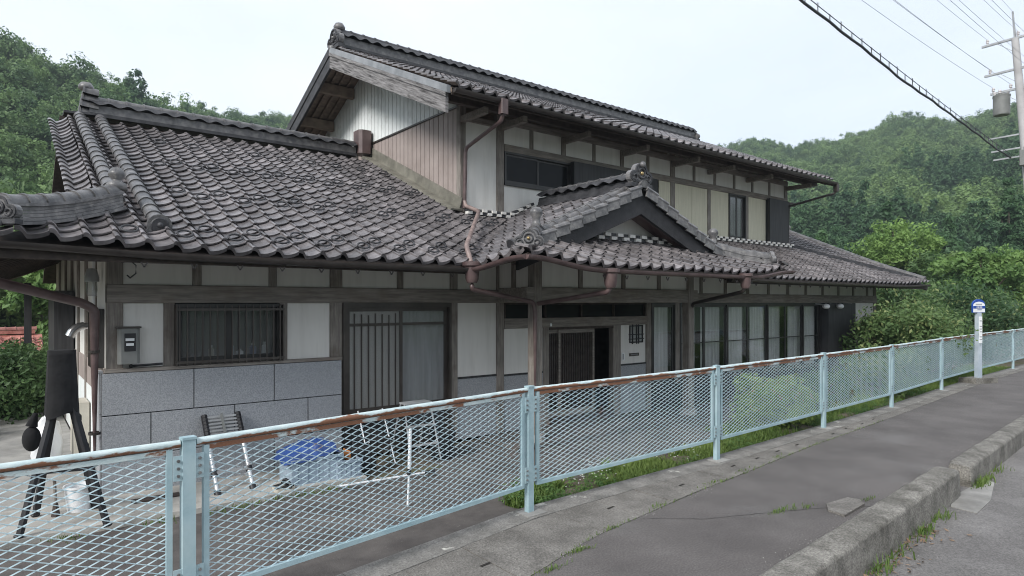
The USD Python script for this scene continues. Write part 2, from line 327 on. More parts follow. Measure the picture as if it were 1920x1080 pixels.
def strip(fa, fb, xs, z0, z1):
    """a solid band between two lines y = fa(x) and y = fb(x)"""
    m = MB(); n = len(xs)
    v = [(x, f(x), z) for z in (z0, z1) for f in (fa, fb) for x in xs]
    f = []
    for i in range(n - 1):
        a, b, c, d = i, i + 1, n + i, n + i + 1
        f += [(2 * n + a, 2 * n + b, 2 * n + d, 2 * n + c), (a, b, 2 * n + b, 2 * n + a), (d, c, 2 * n + c, 2 * n + d)]
    f += [(n, 0, 2 * n, 3 * n), (n - 1, 2 * n - 1, 4 * n - 1, 3 * n - 1)]
    return m.add(v, f)

# hills: one sheet from the roadside to beyond both ridges
CR_AZ = np.array([-180, -110, -80, -60, -45, -38.7, -34.5, -32.5, -31.0, -28.8, -25, -19, -8, 6, 14, 17.6, 20.5, 22.2, 23.4, 25.5, 29.0, 31.6, 33.5, 35.0, 37, 38.7, 45, 60, 85, 120, 180])
CR_Y = np.array([330, 200, 120, 70, 50, 70, 126, 146, 158, 182, 203, 226, 290, 330, 300, 280, 260, 260, 276, 260, 246, 212, 222, 230, 202, 184, 150, 190, 260, 330, 330], float)
CR_R = np.interp(CR_AZ, [-180, -60, -30, -15, 10, 25, 60, 120, 180], [260, 170, 170, 300, 380, 330, 300, 300, 260])
def crest(az):
    e = np.interp(az, CR_AZ, (568 - CR_Y) / 1200.0) * np.cos(np.radians(np.clip(az, -50, 50)))
    return e, np.interp(az, CR_AZ, CR_R)
def foot(az): return np.interp(az, [-180, -60, -30, -10, 10, 30, 60, 180], [60, 42, 46, 80, 90, 74, 66, 60])
def hill_z(x, y):
    r = np.hypot(x, y)
    az = np.degrees(np.arctan2(x * RT[0] + y * RT[1], x * FW[0] + y * FW[1]))
    e, R = crest(az)
    r0 = foot(az)
    t = np.clip((r - r0) / (R - r0), 0, 1)
    top = np.maximum(e * R + EYE[2] - 4.5, 5)
    z = top * (0.12 * t + 0.88 * t ** 1.35)
    z = z + (meshkit.fbm(np.stack([x / 28.0, y / 28.0, 0 * x], -1), 3, 5) - 0.5) * 9 * np.clip(t * 3, 0, 1) * (1 - 0.75 * t)
    over = np.clip((r - R) / 150.0, 0, 1)
    return -0.33 + z * (1 - 0.55 * over * over)
rad = np.r_[0.5, 6, 12, 20, 30, 38, np.arange(44, 420, 7.0), 440, 480, 540]
azs = np.radians(np.r_[np.arange(-180, -50, 6.0), np.arange(-50, 50, 1.2), np.arange(50, 180, 6.0)])
RR, AA = np.meshgrid(rad, azs, indexing="ij")
gx = RR * (np.cos(AA) * FW[0] + np.sin(AA) * RT[0]); gy = RR * (np.cos(AA) * FW[1] + np.sin(AA) * RT[1])
gz = hill_z(gx, gy)
na = len(azs)
gv = np.stack([gx, gy, gz], -1).reshape(-1, 3)
gf = [(i * na + j, i * na + (j + 1) % na, (i + 1) * na + (j + 1) % na, (i + 1) * na + j) for i in range(len(rad) - 1) for j in range(na)]
gf.append(tuple(range(na))[::-1])
tag(stage.GetPrimAtPath(MB().add(gv, gf).build("terrain", "hill_soil", smooth=True)), kind="structure")

xs_l = np.r_[np.arange(-30, 30, 1.0), np.arange(30, 61, 5.0)]
tag(stage.GetPrimAtPath(strip(lambda x: -14.0, lambda x: kerb_y(x) + 0.13, xs_l, -0.34, -0.18).build("road", "asphalt_road")), kind="structure")
tag(stage.GetPrimAtPath(strip(lambda x: kerb_y(x) + 0.13, lambda x: fence_y(x) - lid_w(x), xs_l, -0.34, 0.0).build("pavement", "asphalt_walk")), kind="structure")
tag(stage.GetPrimAtPath(strip(lambda x: fence_y(x) + 0.141, lambda x: 36.0, xs_l, -0.34, -0.15).build("garden_ground", "soil")), kind="structure")
tag(stage.GetPrimAtPath(strip(lambda x: fence_y(x) + 0.15, lambda x: 7.26, np.r_[np.arange(-12, 4.3, 0.9), 4.6], -0.30, -0.14).build("yard", "asphalt_yard")), kind="structure")
tag(stage.GetPrimAtPath(strip(lambda x: fence_y(x) + 0.95 + 0.1 * math.sin(x * 1.7), lambda x: 8.3, np.r_[4.62, np.arange(5.2, 12.0, 0.6), 12.0], -0.30, -0.142).build("entrance_path", "asphalt_yard")), kind="structure")
ap = strip(lambda x: 7.27 + 0.03 * math.sin(x * 2.3) + 0.02 * math.sin(x * 7.1), lambda x: 8.36, np.arange(-3.0, 3.7, 0.25), -0.30, -0.085)
tag(stage.GetPrimAtPath(ap.build("house_apron", "apron")), kind="structure")
tag(stage.GetPrimAtPath(B(-3.0, 0.86, 8.362, 15.5, -0.30, -0.089).build("driveway", "concrete")), kind="structure")

# concrete edge that carries the fence, then the row of gutter lids
edge = UsdGeom.Xform.Define(stage, path_for("pavement_edge")); tag(edge, kind="structure")
x = -6.0
while x < 40:
    x1 = x + 2.0
    strip(lambda q: fence_y(q) - 0.16, lambda q: fence_y(q) + 0.14, np.linspace(x + 0.004, x1 - 0.004, 5), -0.33, 0.006 + rng.uniform(-0.002, 0.002)).build("edge_stone", "kerb_edge", edge.GetPath())
    x = x1
lids = UsdGeom.Xform.Define(stage, path_for("gutter_lid_row")); tag(lids, kind="structure")
x = -1.2
while x < 34:
    x1 = x + 0.6
    dz = rng.uniform(-0.003, 0.004)
    a = strip(lambda q: fence_y(q) - lid_w(q) + 0.006, lambda q: fence_y(q) - 0.166, np.linspace(x + 0.0035, x1 - 0.0035, 3), -0.33, 0.004 + dz)
    p = a.build("gutter_lid", "concrete_lid", lids.GetPath(), tone=rng.random())
    if lid_w(x) > 0.4 and rng.random() < 0.75:
        yc = fence_y(x1) - 0.166 - (lid_w(x1) - 0.166) * rng.choice([0.38, 0.5, 0.42])
        s = MB(); c, d = math.cos(0.1), math.sin(0.1)
        s.bar((x1 - 0.105, yc - 0.008, 0.0082 + dz), (x1 - 0.002, yc + 0.008, 0.0082 + dz), 0.024, 0.002)
        s.build("lifting_slot", "dark_slot", p)
    x = x1

# road kerb: long concrete blocks with rounded backs
def kerb_block(x0, x1, h, label_):
    n = max(4, int((x1 - x0) / 0.12)); m = MB()
    prof = [(0.0, -0.34), (0.0, h - 0.045), (0.012, h - 0.015), (0.045, h), (0.225, h), (0.252, h - 0.012), (0.262, h - 0.04), (0.262, -0.34)]
    xs = np.linspace(x0, x1, n); k = len(prof); v = []
    for i, xx in enumerate(xs):
        e = 0.018 if i in (0, n - 1) else 0
        for (py, pz) in prof:
            jit = (meshkit.noise(np.array([xx * 9, py * 30, pz * 30]), 3) - 0.5) * 0.012
            v.append((xx, kerb_y(xx) + py + (e if py < 0.1 else -e) * (pz > 0) + jit, pz - e * (pz > 0) + jit * (pz > 0)))
    f = [(i * k + j, (i + 1) * k + j, (i + 1) * k + j + 1, i * k + j + 1) for i in range(n - 1) for j in range(k - 1)]
    f += [tuple(range(k)), tuple(range((n - 1) * k, n * k))[::-1]]
    pth = m.add(v, f).build("kerb_stone", "concrete_kerb", smooth=40)
    tag(stage.GetPrimAtPath(pth), label_, "kerb stone")
kerb_block(-3.5, 8.63, 0.14, "long concrete kerb in the foreground ending in a square face beside the road")
kerb_block(9.14, 40.0, 0.09, "farther concrete kerb running on past the gap towards the bus stop")
tag(stage.GetPrimAtPath(MB().prism(Polygon([(8.05, 2.25), (8.7, 2.3), (9.6, 2.5), (9.7, 2.62), (8.5, 2.62), (8.1, 2.5)]), lambda a, b, d: (a, b, d), -0.2, -0.172).build("drain_gap_concrete", "concrete")), kind="structure")
st = MB().prism(Polygon([(6.30, 2.82), (6.82, 2.86), (6.92, 2.95), (6.90, 3.06), (6.52, 3.10), (6.34, 3.00)]), lambda a, b, d: (a, b, d), 0.001, 0.022)
tag(stage.GetPrimAtPath(st.build("cover_slab", "concrete_lid")), "small worn concrete cover slab set in the pavement beside the kerb", "cover slab")

def crack(name, pts, w0):
    pts = [np.array(p, float) for p in pts]; m = MB(); q = []
    for a, b in zip(pts[:-1], pts[1:]):
        n = max(2, int(np.linalg.norm(b - a) / 0.05))
        q += [a + (b - a) * k / n + [rng.gauss(0, 0.005), rng.gauss(0, 0.005)] for k in range(n)]
    q.append(pts[-1]); v = []
    for k, p in enumerate(q):
        d = q[min(k + 1, len(q) - 1)] - q[max(k - 1, 0)]; d = d / np.linalg.norm(d); w = w0 * rng.uniform(0.4, 1.3)
        v += [(p[0] - d[1] * w, p[1] + d[0] * w, 0.004), (p[0] + d[1] * w, p[1] - d[0] * w, 0.004)]
    m.add(v, [(2 * k, 2 * k + 1, 2 * k + 3, 2 * k + 2) for k in range(len(q) - 1)])
    tag(stage.GetPrimAtPath(m.build(name, "stain_dark")), kind="structure")
crack("pavement_crack", [(6.95, 2.72), (6.35, 3.12), (5.9, 3.32), (5.2, 3.62), (4.75, 4.0)], 0.0035)
crack("pavement_crack", [(9.6, 2.78), (9.9, 3.3), (10.2, 3.9), (10.35, 4.5)], 0.003)

# ---------------------------------------------------------------- the farmhouse
H = thing("farmhouse", "two-storey Japanese farmhouse with dark grey tile roofs, white plaster and gabled porch", "house")
GND = -0.1
YW, Y2, XG = 8.40, 9.90, 6.62
def z_main(y): return 2.60 + 0.44 * (y - 7.4)
def z_up(y): return 5.60 + 0.44 * (y - 8.8)
PXL, PXR, PXC, PYF = 5.15, 11.53, 8.35, 6.20
def z_porch(h): return 2.58 + 0.40 * h + 0.010 * h * h
def post(x0, x1, z0, z1, y=YW, d=0.12, mat="wood_upright"): return CB(x0, x1, y, y + d, z0, z1).build("post", mat, H)
def beam(x0, x1, z0, z1, y=YW, d=0.13, mat="wood"): return CB(x0, x1, y - 0.012, y + d, z0, z1).build("beam", mat, H)
def plaster(x0, x1, z0, z1, y=YW): return B(x0 + 0.001, x1 - 0.001, y + 0.03, y + 0.06, z0 + 0.001, z1 - 0.001).build("plaster_panel", "plaster", H)

# dark rooms behind the openings
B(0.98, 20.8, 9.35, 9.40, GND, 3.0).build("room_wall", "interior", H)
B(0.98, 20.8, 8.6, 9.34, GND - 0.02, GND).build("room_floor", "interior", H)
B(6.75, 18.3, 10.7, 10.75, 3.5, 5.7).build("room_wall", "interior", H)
MB().prism(Polygon([(8.53, GND), (15.9, GND), (15.9, 2.75), (12.0, 4.45), (8.53, 2.9)]), lambda a, b, d: (d, a, b), 20.78, 20.84).build("side_wall", "plaster", H)
B(18.45, 20.78, 15.8, 15.9, GND, 2.75).build("rear_wall", "plaster", H)
B(0.98, 18.4, 17.6, 17.7, GND, 3.5).build("rear_wall", "plaster", H)

# posts and struts of the ground floor
for x0, x1, z0, z1 in [(0.89, 1.05, GND, 3.0), (1.46, 1.575, 1.28, 2.05), (2.80, 2.905, 1.28, 2.05), (3.49, 3.665, GND, 2.9), (5.44, 5.575, GND, 2.9), (6.345, 6.495, GND, 2.9),
                       (7.36, 7.49, GND, 1.62), (9.13, 9.355, GND, 1.62), (10.11, 10.265, GND, 2.05), (11.03, 11.19, GND, 2.05), (19.30, 19.42, GND, 2.05), (20.68, 20.84, GND, 3.0)]:
    post(x0, x1, z0, z1)
beam(0.89, 20.84, 2.05, 2.262)
strut_x = [1.82, 2.73, 4.53, 5.10, 7.36, 8.28, 9.2, 10.12, 11.04] + [0.92 + 0.9203 * k for k in range(12, 22)]
strut_x = [1.82, 2.72, 4.57, 5.50] + strut_x[4:]
for sx in strut_x:
    if abs(sx - 5.50) < 0.01: continue
    CB(sx - 0.05, sx + 0.05, YW + 0.005, YW + 0.11, 2.262, 2.98).build("strut", "wood_upright", H)
edges = sorted([1.05, 3.49, 3.665, 5.44, 5.575, 6.345, 6.495, 20.68] + [s - 0.05 for s in strut_x if abs(s - 5.5) > 0.01] + [s + 0.05 for s in strut_x if abs(s - 5.5) > 0.01])
for a, b in zip(edges[0::2], edges[1::2]):
    if b - a > 0.2: plaster(a, b, 2.262, 2.98)
# plaster fields under the beam
for a, b, z0, z1 in [(1.05, 1.46, 1.31, 2.05), (2.905, 3.49, 1.28, 2.05), (5.575, 6.345, 0.88, 2.05), (6.495, 7.36, 0.86, 1.62), (9.355, 10.11, 0.86, 1.62), (18.95, 19.30, 0.3, 2.05), (19.42, 20.68, 0.3, 2.05)]:
    plaster(a, b, z0, z1)
# grey stone dados with a black strip
for a, b, zt in [(5.575, 6.345, 0.85), (6.495, 7.36, 0.83), (9.355, 10.11, 0.83)]:
    B(a, b, YW + 0.02, YW + 0.08, GND, zt).build("stone_dado", "granite", H)
    B(a, b, YW + 0.008, YW + 0.09, zt + 0.001, zt + 0.028).build("black_strip", "black_board", H)
# granite wainscot: backing plus separate slabs
gb = B(0.835, 3.60, 8.312, 8.395, GND, 1.268).build("granite_wainscot", "granite_joint", H)
def slabrow(z0, z1, cuts):
    for a, b in zip(cuts[:-1], cuts[1:]):
        CB(a + 0.006, b - 0.006, 8.297 + rng.uniform(0, 0.003), 8.33, z0 + 0.006, z1 - 0.006, c=0.003).build("granite_slab", "granite", gb)
slabrow(0.80, 1.272, [0.83, 1.76, 2.70, 3.61]); slabrow(0.33, 0.80, [0.83, 1.31, 2.22, 3.14, 3.61]); slabrow(GND, 0.33, [0.83, 1.76, 2.70, 3.61])
B(0.86, 3.62, 8.30, 8.41, 1.274, 1.31).build("dado_cap", "wood", H)
for i in range(4):   # the return of the granite on the left wall
    CB(0.82, 0.85, 8.36 + 0.0, 8.62, GND + i * 0.46 + 0.006, min(GND + (i + 1) * 0.46, 1.27) - 0.006, c=0.003).build("granite_slab", "granite", gb)

# left side wall
B(0.905, 0.935, 8.53, 17.6, 1.30, 3.25).build("side_wall", "plaster", H)
B(0.885, 0.93, 8.63, 17.6, GND, 0.95).build("side_dado", "siding_white", H)
B(0.89, 0.93, 8.63, 17.6, 0.951, 1.299).build("side_band", "siding_pink", H)
for yy in (9.5, 10.6, 11.8, 13.0, 14.4, 16.0):
    CB(0.87, 0.96, yy, yy + 0.12, GND, 3.2).build("post", "wood_upright", H)
w = B(0.84, 0.90, 8.72, 9.42, 1.30, 1.98).build("side_window", "sash", H)
for k in range(6):
    B(0.80, 0.815, 8.76 + 0.12 * k, 8.78 + 0.12 * k, 1.28, 2.0).build("window_bar", "bronze", w)
B(0.62, 0.88, 12.6, 14.3, 1.05, 2.25).build("shutter_box", "black_board", H)
B(0.30, 0.42, 15.9, 16.0, 1.25, 2.45).build("hanging_board", "black_board", H)
B(0.70, 0.868, 10.0, 10.55, 0.05, 0.75).build("boiler_box", "beige", H)
fl = MB().tube([(0.92, 9.75, 1.76), (0.82, 9.75, 1.76), (0.79, 9.75, 1.758)], 0.042, 14).tube([(0.79, 9.75, 1.758), (0.74, 9.745, 1.75), (0.695, 9.74, 1.72), (0.66, 9.735, 1.68), (0.635, 9.73, 1.63)], 0.053, 14, caps=False)
fl.build("flue_elbow", "steel_bright", H, smooth=40)
lp = MB().lathe([(0.0, 0.16), (0.05, 0.15), (0.075, 0.05), (0.075, 0.0), (0.0, 0.0)], (0.80, 8.95, 2.30), 12).build("wall_lamp", "galvanised", H, smooth=40)
MB().lathe([(0.055, 0.0), (0.06, -0.1), (0.045, -0.17), (0.0, -0.17)], (0.80, 8.95, 2.30), 12).build("lamp_glass", "glass_dusty", lp, smooth=40)
MB().tube([(0.845, 9.25, 2.9), (0.845, 9.25, 1.2), (0.845, 9.25, GND)], 0.018, 8).build("conduit", "white_plastic", H)
MB().tube([(0.85, 9.12, 1.75), (0.85, 9.12, GND)], 0.022, 8).build("conduit", "galvanised", H)

# --- windows and doors
def sash_window(x0, x1, z0, z1, n, glass="glass", y=YW, mid=None, name="window", frame=0.035, curtain=None, fold=0.11):
    w = MB().box(x0, x1, y - 0.01, y + 0.08, z1 - 0.04, z1).box(x0, x1, y - 0.02, y + 0.08, z0, z0 + 0.04).box(x0, x0 + 0.03, y - 0.01, y + 0.08, z0 + 0.04, z1 - 0.04).box(x1 - 0.03, x1, y - 0.01, y + 0.08, z0 + 0.04, z1 - 0.04).build(name, "sash", H)
    step = (x1 - x0 - 0.06) / n
    for k in range(n):
        a = x0 + 0.03 + k * step; b = a + step
        yy = y + 0.015 + 0.03 * (k % 2)
        f = MB().box(a, a + frame, yy, yy + 0.025, z0 + 0.041, z1 - 0.041).box(b - frame, b, yy, yy + 0.025, z0 + 0.041, z1 - 0.041)
        f.box(a + frame, b - frame, yy, yy + 0.025, z0 + 0.041, z0 + 0.1).box(a + frame, b - frame, yy, yy + 0.025, z1 - 0.085, z1 - 0.041)
        if mid: f.box(a + frame, b - frame, yy + 0.002, yy + 0.023, mid - 0.011, mid + 0.011)
        f.build("sash", "sash", w)
        B(a + frame, b - frame, yy + 0.01, yy + 0.014, z0 + 0.1, z1 - 0.085).build("pane", glass, w)
    return w
def curtain(par, x0, x1, z0, z1, y, mat, fold=0.10, amp=0.022):
    n = int((x1 - x0) / 0.012); xs = np.linspace(x0, x1, n); ph = rng.random() * 6
    ys = y + amp * np.sin(2 * np.pi * xs / fold + ph + 0.8 * np.sin(xs * 7 + ph)) + amp * 0.4 * np.sin(xs * 31 + ph)
    v = [(a, b, z) for z in (z0, z1) for a, b in zip(xs, ys)]
    f = [(i, i + 1, n + i + 1, n + i) for i in range(n - 1)]
    MB().add(v, f).build("curtain", mat, par, smooth=True)

# barred kitchen window
w = sash_window(1.58, 2.795, 1.30, 2.04, 2, glass="glass_dusty", name="kitchen_window")
MB().box(1.56, 2.82, 8.265, 8.30, 1.955, 1.985).box(1.56, 2.82, 8.265, 8.30, 1.335, 1.365).box(1.56, 2.82, 8.30, 8.40, 1.315, 1.33).build("grille_rail", "bronze", w)
for k in range(15):
    xx = 1.60 + k * 1.165 / 14
    B(xx - 0.007, xx + 0.007, 8.262, 8.280, 1.31, 2.02).build("grille_bar", "bronze", w)
for xx in (1.565, 2.80):
    B(xx, xx + 0.015, 8.262, 8.40, 1.31, 2.03).build("grille_side", "bronze", w)

# tall lattice door by the kitchen
d = MB().box(3.665, 3.72, YW - 0.03, YW + 0.09, GND, 2.05).box(5.40, 5.44, YW - 0.03, YW + 0.09, GND, 2.05).box(3.72, 5.40, YW - 0.03, YW + 0.09, 1.985, 2.05).box(3.665, 5.44, YW - 0.05, YW + 0.1, GND, 0.02).build("side_door", "bronze", H)
for k, (a, b, yy) in enumerate([(3.72, 4.60, YW + 0.0), (4.55, 5.40, YW + 0.04)]):
    f = MB().box(a, a + 0.05, yy, yy + 0.03, 0.02, 1.984).box(b - 0.05, b, yy, yy + 0.03, 0.02, 1.984).box(a + 0.05, b - 0.05, yy, yy + 0.03, 1.93, 1.984).box(a + 0.05, b - 0.05, yy + 0.002, yy + 0.028, 1.72, 1.76).box(a + 0.05, b - 0.05, yy + 0.002, yy + 0.028, 0.50, 0.56)
    lf = f.build("sliding_door", "bronze", d)
    B(a + 0.05, b - 0.05, yy + 0.012, yy + 0.017, 0.56, 1.93).build("pane", "glass_ribbed" if k == 0 else "glass_dusty", lf)
    B(a + 0.05, b - 0.05, yy + 0.008, yy + 0.022, 0.02, 0.50).build("kick_panel", "black_board", lf)
    if k == 0:
        for j in range(7):
            xx = a + 0.12 + j * 0.107
            B(xx - 0.0065, xx + 0.0065, yy - 0.010, yy + 0.006, 0.56, 1.90 - 0.012 * (j % 3)).build("lattice_bar", "bronze", lf)
curtain(d, 3.74, 4.58, 0.4, 1.95, YW + 0.10, "curtain", 0.107, 0.02)
curtain(d, 4.62, 5.38, 0.4, 1.95, YW + 0.15, "curtain_grey", 0.12, 0.03)

# entrance: lintel, transom, sliding lattice door standing open
beam(6.495, 10.11, 1.62, 1.79, d=0.10)
tr = B(6.495, 10.11, YW + 0.0, YW + 0.08, 2.02, 2.05).build("transom", "wood_dark", H)
for xx in (6.5, 7.4, 8.28, 9.15, 10.07):
    B(xx, xx + 0.035, YW + 0.01, YW + 0.07, 1.79, 2.02).build("transom_bar", "wood_dark", tr)
B(6.51, 10.1, YW + 0.05, YW + 0.054, 1.792, 2.02).build("pane", "screen", tr)
e = B(7.49, 9.13, YW - 0.01, YW + 0.09, 1.575, 1.62).build("entrance_door", "wood_dark", H)
B(7.49, 9.13, YW - 0.02, YW + 0.10, GND, 0.03).build("door_sill", "wood_dark", e)
def lattice(a, b, y, par, fx=0.045):
    f = MB().box(a, a + fx, y, y + 0.03, 0.03, 1.574).box(b - fx, b, y, y + 0.03, 0.03, 1.574).box(a + fx, b - fx, y, y + 0.03, 1.51, 1.574).box(a + fx, b - fx, y, y + 0.03, 0.03, 0.14)
    l = f.build("lattice_door", "wood", par)
    n = int((b - a - 2 * fx) / 0.043)
    for j in range(n):
        xx = a + fx + (j + 0.5) * (b - a - 2 * fx) / n
        B(xx - 0.009, xx + 0.009, y + 0.004, y + 0.022, 0.14, 1.51).build("lattice_bar", "wood_dark", l)
    B(a + fx, b - fx, y + 0.024, y + 0.027, 0.14, 1.51).build("pane", "glass_dusty", l)
lattice(7.72, 8.62, YW + 0.0, e); lattice(7.50, 7.86, YW + 0.045, e, 0.03)
lw = MB().box(9.62, 10.02, YW + 0.012, YW + 0.045, 1.585, 1.61).box(9.62, 10.02, YW + 0.012, YW + 0.045, 1.26, 1.285).box(9.62, 9.645, YW + 0.012, YW + 0.045, 1.285, 1.585).box(9.995, 10.02, YW + 0.012, YW + 0.045, 1.285, 1.585).build("lattice_window", "wood_black", H)
B(9.645, 9.995, YW + 0.024, YW + 0.028, 1.285, 1.585).build("pane", "glass_dusty", lw)
for xx in (9.70, 9.82, 9.88):
    B(xx, xx + 0.018, YW + 0.01, YW + 0.03, 1.24, 1.63).build("lattice_bar", "wood_black", lw)
for zz in (1.33, 1.42):
    B(9.60, 10.04, YW + 0.006, YW + 0.024, zz, zz + 0.016).build("lattice_bar", "wood_black", lw)
ml = B(9.62, 9.90, YW + 0.018, YW + 0.032, 1.0, 1.06).build("mail_slot", "bronze", H)
B(9.65, 9.87, YW + 0.012, YW + 0.02, 1.02, 1.042).build("flap", "meter_grey", ml)
ic = B(9.40, 9.47, YW + 0.012, YW + 0.032, 0.93, 1.08).build("door_phone", "white_plastic", H)
B(9.415, 9.43, YW + 0.006, YW + 0.014, 0.95, 1.06).build("speaker_slot", "black_plastic", ic)
B(7.50, 7.54, YW - 0.02, YW - 0.005, 1.64, 1.69).build("door_tag", "white_plastic", H)

# long row of veranda windows
wv = sash_window(10.27, 11.03, 0.35, 2.045, 1, glass="glass", name="narrow_window", frame=0.06)
curtain(wv, 10.35, 10.95, 0.4, 1.97, YW + 0.12, "curtain", 0.13, 0.02)
wv = sash_window(11.19, 17.30, 0.35, 2.045, 7, glass="glass", mid=1.18, name="veranda_window", frame=0.055)
for a, b, mat, dy in [(11.25, 12.0, "curtain_grey", 0.22), (12.15, 12.9, "curtain_grey", 0.16), (13.0, 13.72, "curtain", 0.1), (14.02, 14.72, "curtain", 0.1), (14.92, 15.4, "curtain_grey", 0.14), (15.45, 15.8, "curtain_grey", 0.3), (15.92, 16.6, "curtain_grey", 0.14), (16.72, 17.25, "curtain", 0.12)]:
    curtain(wv, a, b, 0.4, 1.98, YW + 0.02 + dy, mat, 0.12, 0.02)
B(10.27, 18.95, YW + 0.0, YW + 0.1, GND, 0.349).build("underfloor_board", "wood_black", H)
B(17.32, 18.93, YW - 0.22, YW + 0.05, 0.20, 2.04).build("shutter_box", "black_board", H)
for xx in (16.95, 17.75):
    l = MB().tube([(xx, YW - 0.05, 2.03), (xx, YW - 0.26, 2.0)], 0.02, 8).build("flood_lamp", "galvanised", H)
    m = trimesh.creation.icosphere(subdivisions=2, radius=0.085)
    MB().add(np.array(m.vertices) * (1.5, 1, 0.8) + (xx, YW - 0.33, 1.96), np.array(m.faces)).build("lamp_head", "white_plastic", l, smooth=True)

# meter box on the first plaster field
mb = CB(0.985, 1.20, 8.27, 8.395, 1.365, 1.765, c=0.03).build("meter_box", "meter_grey", H)
B(1.045, 1.155, 8.262, 8.28, 1.51, 1.71).build("meter_window", "black_plastic", mb)
B(1.055, 1.14, 8.257, 8.263, 1.625, 1.655).build("meter_label", "white_plastic", mb)
B(1.06, 1.135, 8.257, 8.263, 1.57, 1.60).build("meter_label", "white_plastic", mb)
B(0.975, 1.21, 8.255, 8.40, 1.767, 1.785).build("meter_hood", "gutter_dark", mb)
MB().tube([(1.13, 8.36, 1.335), (1.44, 8.36, 1.345)], 0.013, 8).sphere((1.12, 8.36, 1.335), 0.022).build("wall_tap", "black_plastic", H)
MB().tube([(1.02, 8.30, 2.50), (1.10, 8.24, 2.52), (1.15, 8.22, 2.47), (1.15, 8.23, 2.38), (1.10, 8.26, 2.33), (1.08, 8.33, 2.36)], 0.008, 6).build("service_wire", "wire_dark", H)
CB(0.98, 1.10, 8.20, 8.30, 2.51, 2.55, c=0.01).build("wire_bracket", "porcelain", H)

# --- porch frame
PY = 7.45
for xx in (6.34, 10.20):
    CB(xx, xx + 0.165, PY, PY + 0.165, GND + 0.12, 2.75, c=0.012).build("porch_post", "wood_upright", H)
    MB().lathe([(0.0, 0.0), (0.17, 0.0), (0.15, 0.14), (0.0, 0.14)], (xx + 0.08, PY + 0.08, GND - 0.01), 8).build("post_stone", "concrete", H)
CB(6.20, 10.50, PY + 0.015, PY + 0.15, 2.055, 2.295).build("porch_beam", "wood", H)
for xx in (6.355, 10.215):
    CB(xx, xx + 0.135, PY + 0.151, YW - 0.015, 2.06, 2.29).build("porch_beam", "wood", H)
    B(xx + 0.03, xx + 0.06, PY + 0.15, YW - 0.01, 2.295, 2.95).build("plaster_panel", "plaster", H)
    CB(xx, xx + 0.1, 7.95, 8.05, 2.291, 2.95).build("strut", "wood_upright", H)
cuts = [6.505, 7.37, 8.41, 9.37, 10.2]
for a, b in zip(cuts[:-1], cuts[1:]):
    B(a + 0.04 * (a > 6.6), b - 0.04 * (b < 10), PY + 0.06, PY + 0.09, 2.296, 2.98).build("plaster_panel", "plaster", H)
for c in cuts[1:-1]:
    CB(c - 0.045, c + 0.045, PY + 0.03, PY + 0.13, 2.296, 2.98).build("strut", "wood_upright", H)
B(6.5, 10.2, 7.6, 8.38, 2.42, 2.44).build("porch_ceiling", "soffit", H)
B(5.9, 10.8, 7.3, 8.3, GND - 0.03, GND + 0.02).build("porch_floor", "asphalt_yard", H)
# gable above the porch
gp = Polygon([(6.35, 3.02), (PXC, 3.78), (10.35, 3.02)])
MB().prism(gp, lambda a, b, d: (a, d, b), 7.50, 7.54).build("porch_gable_wall", "plaster", H)
B(7.35, 9.1, 7.43, 7.49, 3.16, 3.22).build("gable_bar", "wood_black", H)

# --- first storey above: gable wall, front wall
pz = XG
CB(XG - 0.01, XG + 0.12, Y2 - 0.015, Y2 + 0.12, 3.55, 5.9).build("post", "wood_upright", H)
for x0, x1, z0, z1 in [(7.48, 7.655, 3.5, 5.7), (14.36, 14.50, 3.5, 5.06), (16.14, 16.28, 3.5, 5.06), (18.22, 18.38, 3.5, 5.7), (9.19, 9.31, 5.06, 5.7), (11.02, 11.13, 5.06, 5.7), (12.83, 13.0, 3.6, 5.7)]:
    post(x0, x1, z0, z1, y=Y2)
beam(7.655, 18.38, 5.02, 5.16, y=Y2)
beam(6.73, 7.48, 5.45, 5.56, y=Y2); beam(7.655, 18.38, 5.545, 5.68, y=Y2)
st2 = [8.37, 9.25, 10.17, 11.07, 11.99, 12.92, 13.8, 14.7, 15.6, 16.5, 17.4]
for s in st2:
    if min(abs(s - q) for q in (9.25, 11.07, 12.92)) > 0.1:
        CB(s - 0.045, s + 0.045, Y2 + 0.006, Y2 + 0.1, 5.161, 5.544).build("strut", "wood_upright", H)
ed = [7.655] + sum([[s - 0.05, s + 0.05] for s in st2], []) + [18.22]
for a, b in zip(ed[0::2], ed[1::2]):
    plaster(a, b, 5.161, 5.544, y=Y2)
plaster(6.73, 7.48, 3.55, 5.45, y=Y2); plaster(7.655, 9.45, 3.55, 4.36, y=Y2)
B(7.655, 18.22, Y2 + 0.07, Y2 + 0.1, 3.4, 3.78).build("plaster_panel", "plaster", H)
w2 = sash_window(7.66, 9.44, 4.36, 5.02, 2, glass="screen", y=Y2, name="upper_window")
B(9.42, 11.1, Y2 - 0.13, Y2 + 0.03, 3.72, 5.04).build("shutter_box", "black_board", H)
B(11.1, 12.3, Y2 - 0.02, Y2 + 0.03, 3.72, 5.02).build("storm_shutter", "black_board", H)
for a, b in [(12.40, 12.83), (13.0, 13.70), (13.71, 14.36), (14.50, 15.32), (16.28, 17.20)]:
    B(a, b, Y2 + 0.02, Y2 + 0.045, 3.78, 5.015).build("storm_shutter", "amado", H)
w3 = sash_window(15.33, 16.14, 3.78, 5.015, 2, glass="glass_dusty", y=Y2, name="upper_window", frame=0.05)
curtain(w3, 15.36, 16.1, 3.8, 5.0, Y2 + 0.14, "curtain_grey", 0.1, 0.02)
B(17.20, 18.24, Y2 - 0.11, Y2 - 0.013, 3.72, 5.06).build("shutter_box", "black_board", H)
